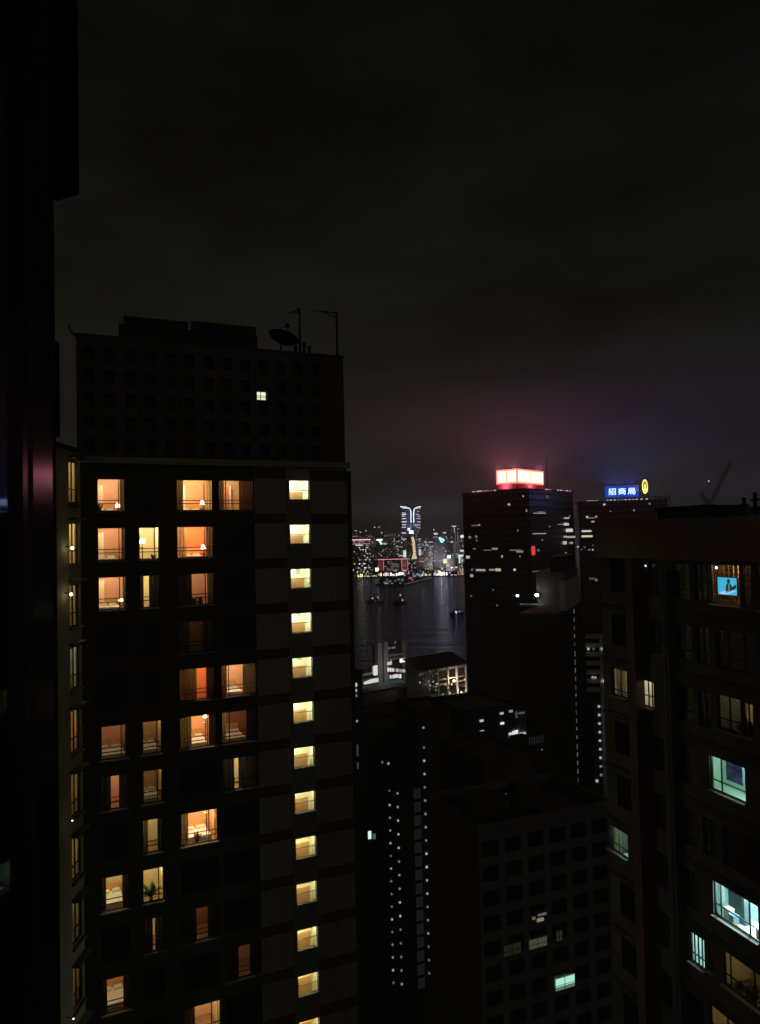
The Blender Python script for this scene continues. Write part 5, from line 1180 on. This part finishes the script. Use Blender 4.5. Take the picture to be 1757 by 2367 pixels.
for px,w in ((893,9),(908,7),(921,10)): pmark(px,1348.5,w,1.3,(1,1,.88),.9,z=4)
for px,py,w,h_,c,s in [(908,1330,9,5,(.9,1,.95),2.2),(949,1336,9,5,(.95,.25,.35),.6),(953,1341,7,3,(.9,.3,.4),.4),(958,1331,8,6,(.5,.45,.95),.6),(966,1328,7,5,(.45,.65,.95),.8),(972,1331,6,4,(.5,.85,.95),.8),(978,1326,5,5,(.9,.95,.75),.7),(945,1324,2,7,W_,.8),(936,1331,4,3,W_,.6)]: pmark(px,py,w,h_,c,s,z=14)
# boats on the water
m_hull = mat('boat_hull', (.03,.03,.035), .5, .2, .5)
def boat(px, py, ln, lab, lights, hd=0.0, hgt=5.0):
    p = on_level(px,py,0); t = empty('harbour_boat', p, hd); tag(t, lab, 'boat', 'boats on the harbour'); w = ln*.16; m = MB(); st = []
    for x, b_, zz in ((-.5,.8,1.6),(-.2,1,1.4),(.2,.95,1.6),(.38,.55,2.1),(.5,.03,2.8)): st.append(((x*ln,-b_*w,zz),(x*ln,b_*w,zz),(x*ln*.94,b_*w*.6,-.5),(x*ln*.94,-b_*w*.6,-.5)))
    for a, b_ in zip(st, st[1:]):
        for k in range(4): m.quad(a[k],a[(k+1)%4],b_[(k+1)%4],b_[k])
    m.poly(st[0]); m.build('hull', m_hull, t)
    MB().box(-.32*ln,.15*ln,-w*.65,w*.65,1.5,hgt).box(-.12*ln,.1*ln,-w*.5,w*.5,hgt+.01,hgt+2.2).build('cabin', m_dconc, t)
    kk = (p-CAM).length/FPX
    MB().tube((-.05*ln,0,hgt+2),(-.05*ln,0,hgt+5),.12).build('mast', m_metal, t)
    for dx_, dy_, r, c, s in lights: MB().ball((dx_*kk,-w*1.1,-dy_*kk+.5),r*kk).build('ship_light', lum(c,s), t)
boat(867,1391,30,'small dark boat with two white lights left on the water',[(-5.5,-8,2.2,W_,.6),(7,-10,1.5,W_,.55),(8,-7,1.2,W_,.3),(1,-1,1.2,W_,.2)])
boat(925,1396,24,'dark boat with a high white light in the middle of the water',[(-1,-20,1.8,W_,.8),(4,-8,2.2,(.85,.9,1),.5),(2,-11,1.2,(.6,.6,.9),.25)],hd=.3,hgt=7)
boat(1056,1419,20,'boat with blue and white lights nearest the dark tower',[(-3.5,-4,2.4,(.85,.85,1),1.3),(4,-5,2.0,(.35,.35,1),.8),(8,-4,1.4,(.25,.25,.9),.5),(-2,0,1.2,(.8,.85,1),.5)],hd=.2,hgt=3.5)

# ================================================================== the viewer's own window edge at the left
m_jamb = mat('black_jamb', (.005,.005,.005), .8, .2, 4, spec=.08)
def gloss(name, c, rough, metal):
    m = mat(name, c, rough, .06, 6, metal=metal, spec=.06); m.node_tree.nodes['Principled BSDF'].inputs['IOR'].default_value = 1.13; return m
WF = empty('window_frame', at(60,1241,1.2)*1.0); tag(WF, 'black window frame and outer wall along the left edge of the view', 'window frame')
w0p = Vector(WF.location)
def slab(name, pa, da, pb, db, z0, z1, th, m, flip=1):
    """upright slab between two sight lines at given distances, thickened away from the viewer's axis"""
    a = at(pa,1241,da); b_ = at(pb,1241,db); d = (b_-a); nrm = Vector((-d.y, d.x, 0)).normalized()*th*flip
    mm = MB(); A_ = [a, b_, b_+nrm, a+nrm]
    lo_ = [(p.x-w0p.x, p.y-w0p.y, z0) for p in A_]; hi_ = [(p.x-w0p.x, p.y-w0p.y, z1) for p in A_]
    for i in range(4): j = (i+1)%4; mm.quad(lo_[i],lo_[j],hi_[j],hi_[i])
    mm.poly(hi_); mm.poly(lo_[::-1]); return mm.build(name, m, WF)
Z0, Z1 = -1.4, 1.6
def mirror_dist(pa, da, pb, m_az):
    """distance at sight line pb so that the face from (pa, da) runs along the heading m_az"""
    a = at(pa,1241,da); d = Vector((math.sin(R(m_az)), math.cos(R(m_az)))); r = ray(pb,1241); r2 = Vector((r.x,r.y)).normalized()
    A2 = Vector((a.x,a.y)); 
    # A2 + s*d = q*r2
    det = r2.x*(-d.y)-r2.y*(-d.x); q = (A2.x*(-d.y)-A2.y*(-d.x))/det
    return q
d2 = mirror_dist(78,1.20,123,-6.75)
slab('glossy_reveal', 78, 1.20, 123, d2, Z0, Z1, .03, gloss('glossy_reveal_paint',(.03,.03,.03),REV_ROUGH,.0))
d3 = mirror_dist(54,1.10,65,-6.75); slab('glossy_bead', 54, 1.10, 65, d3, Z0, Z1, .02, gloss('glossy_bead_paint',(.03,.03,.03),REV_ROUGH*1.3,.0))
slab('outer_frame', 123.2, d2+.004, 131, d2+.02, Z0, Z1, .02, m_jamb)
slab('frame_post', 65.3, d3+.002, 77.8, 1.196, Z0, Z1, .02, m_jamb)
d4 = mirror_dist(-60,.95,18,-4.25); slab('side_glass', -60, .95, 18, d4, Z0, Z1, .012, gloss('side_glass_face',(.004,.004,.004),.03,.0)).data.materials[0].node_tree.nodes['Principled BSDF'].inputs['IOR'].default_value = 2.4
slab('inner_frame', 18.3, d4+.002, 53.7, 1.098, Z0, Z1, .02, m_jamb)
zt_ = at(150,440,1.55).z-w0p.z
slab('sunshade_fin', 100, 1.50, 191, 1.56, zt_, Z1+.6, .06, m_jamb)
slab('sunshade_end', 118, 1.47, 178, 1.47, at(150,428,1.47).z-w0p.z, Z1, .02, m_jamb)
zb1 = at(120,790,1.52).z-w0p.z; zb2 = at(120,1010,1.52).z-w0p.z
slab('hinge_block', 116, 1.50, 141, 1.52, zb2, zb1, .03, m_jamb)
slab('upper_stop', 95, 1.46, 114, 1.46, zb2, Z1, .03, m_jamb)
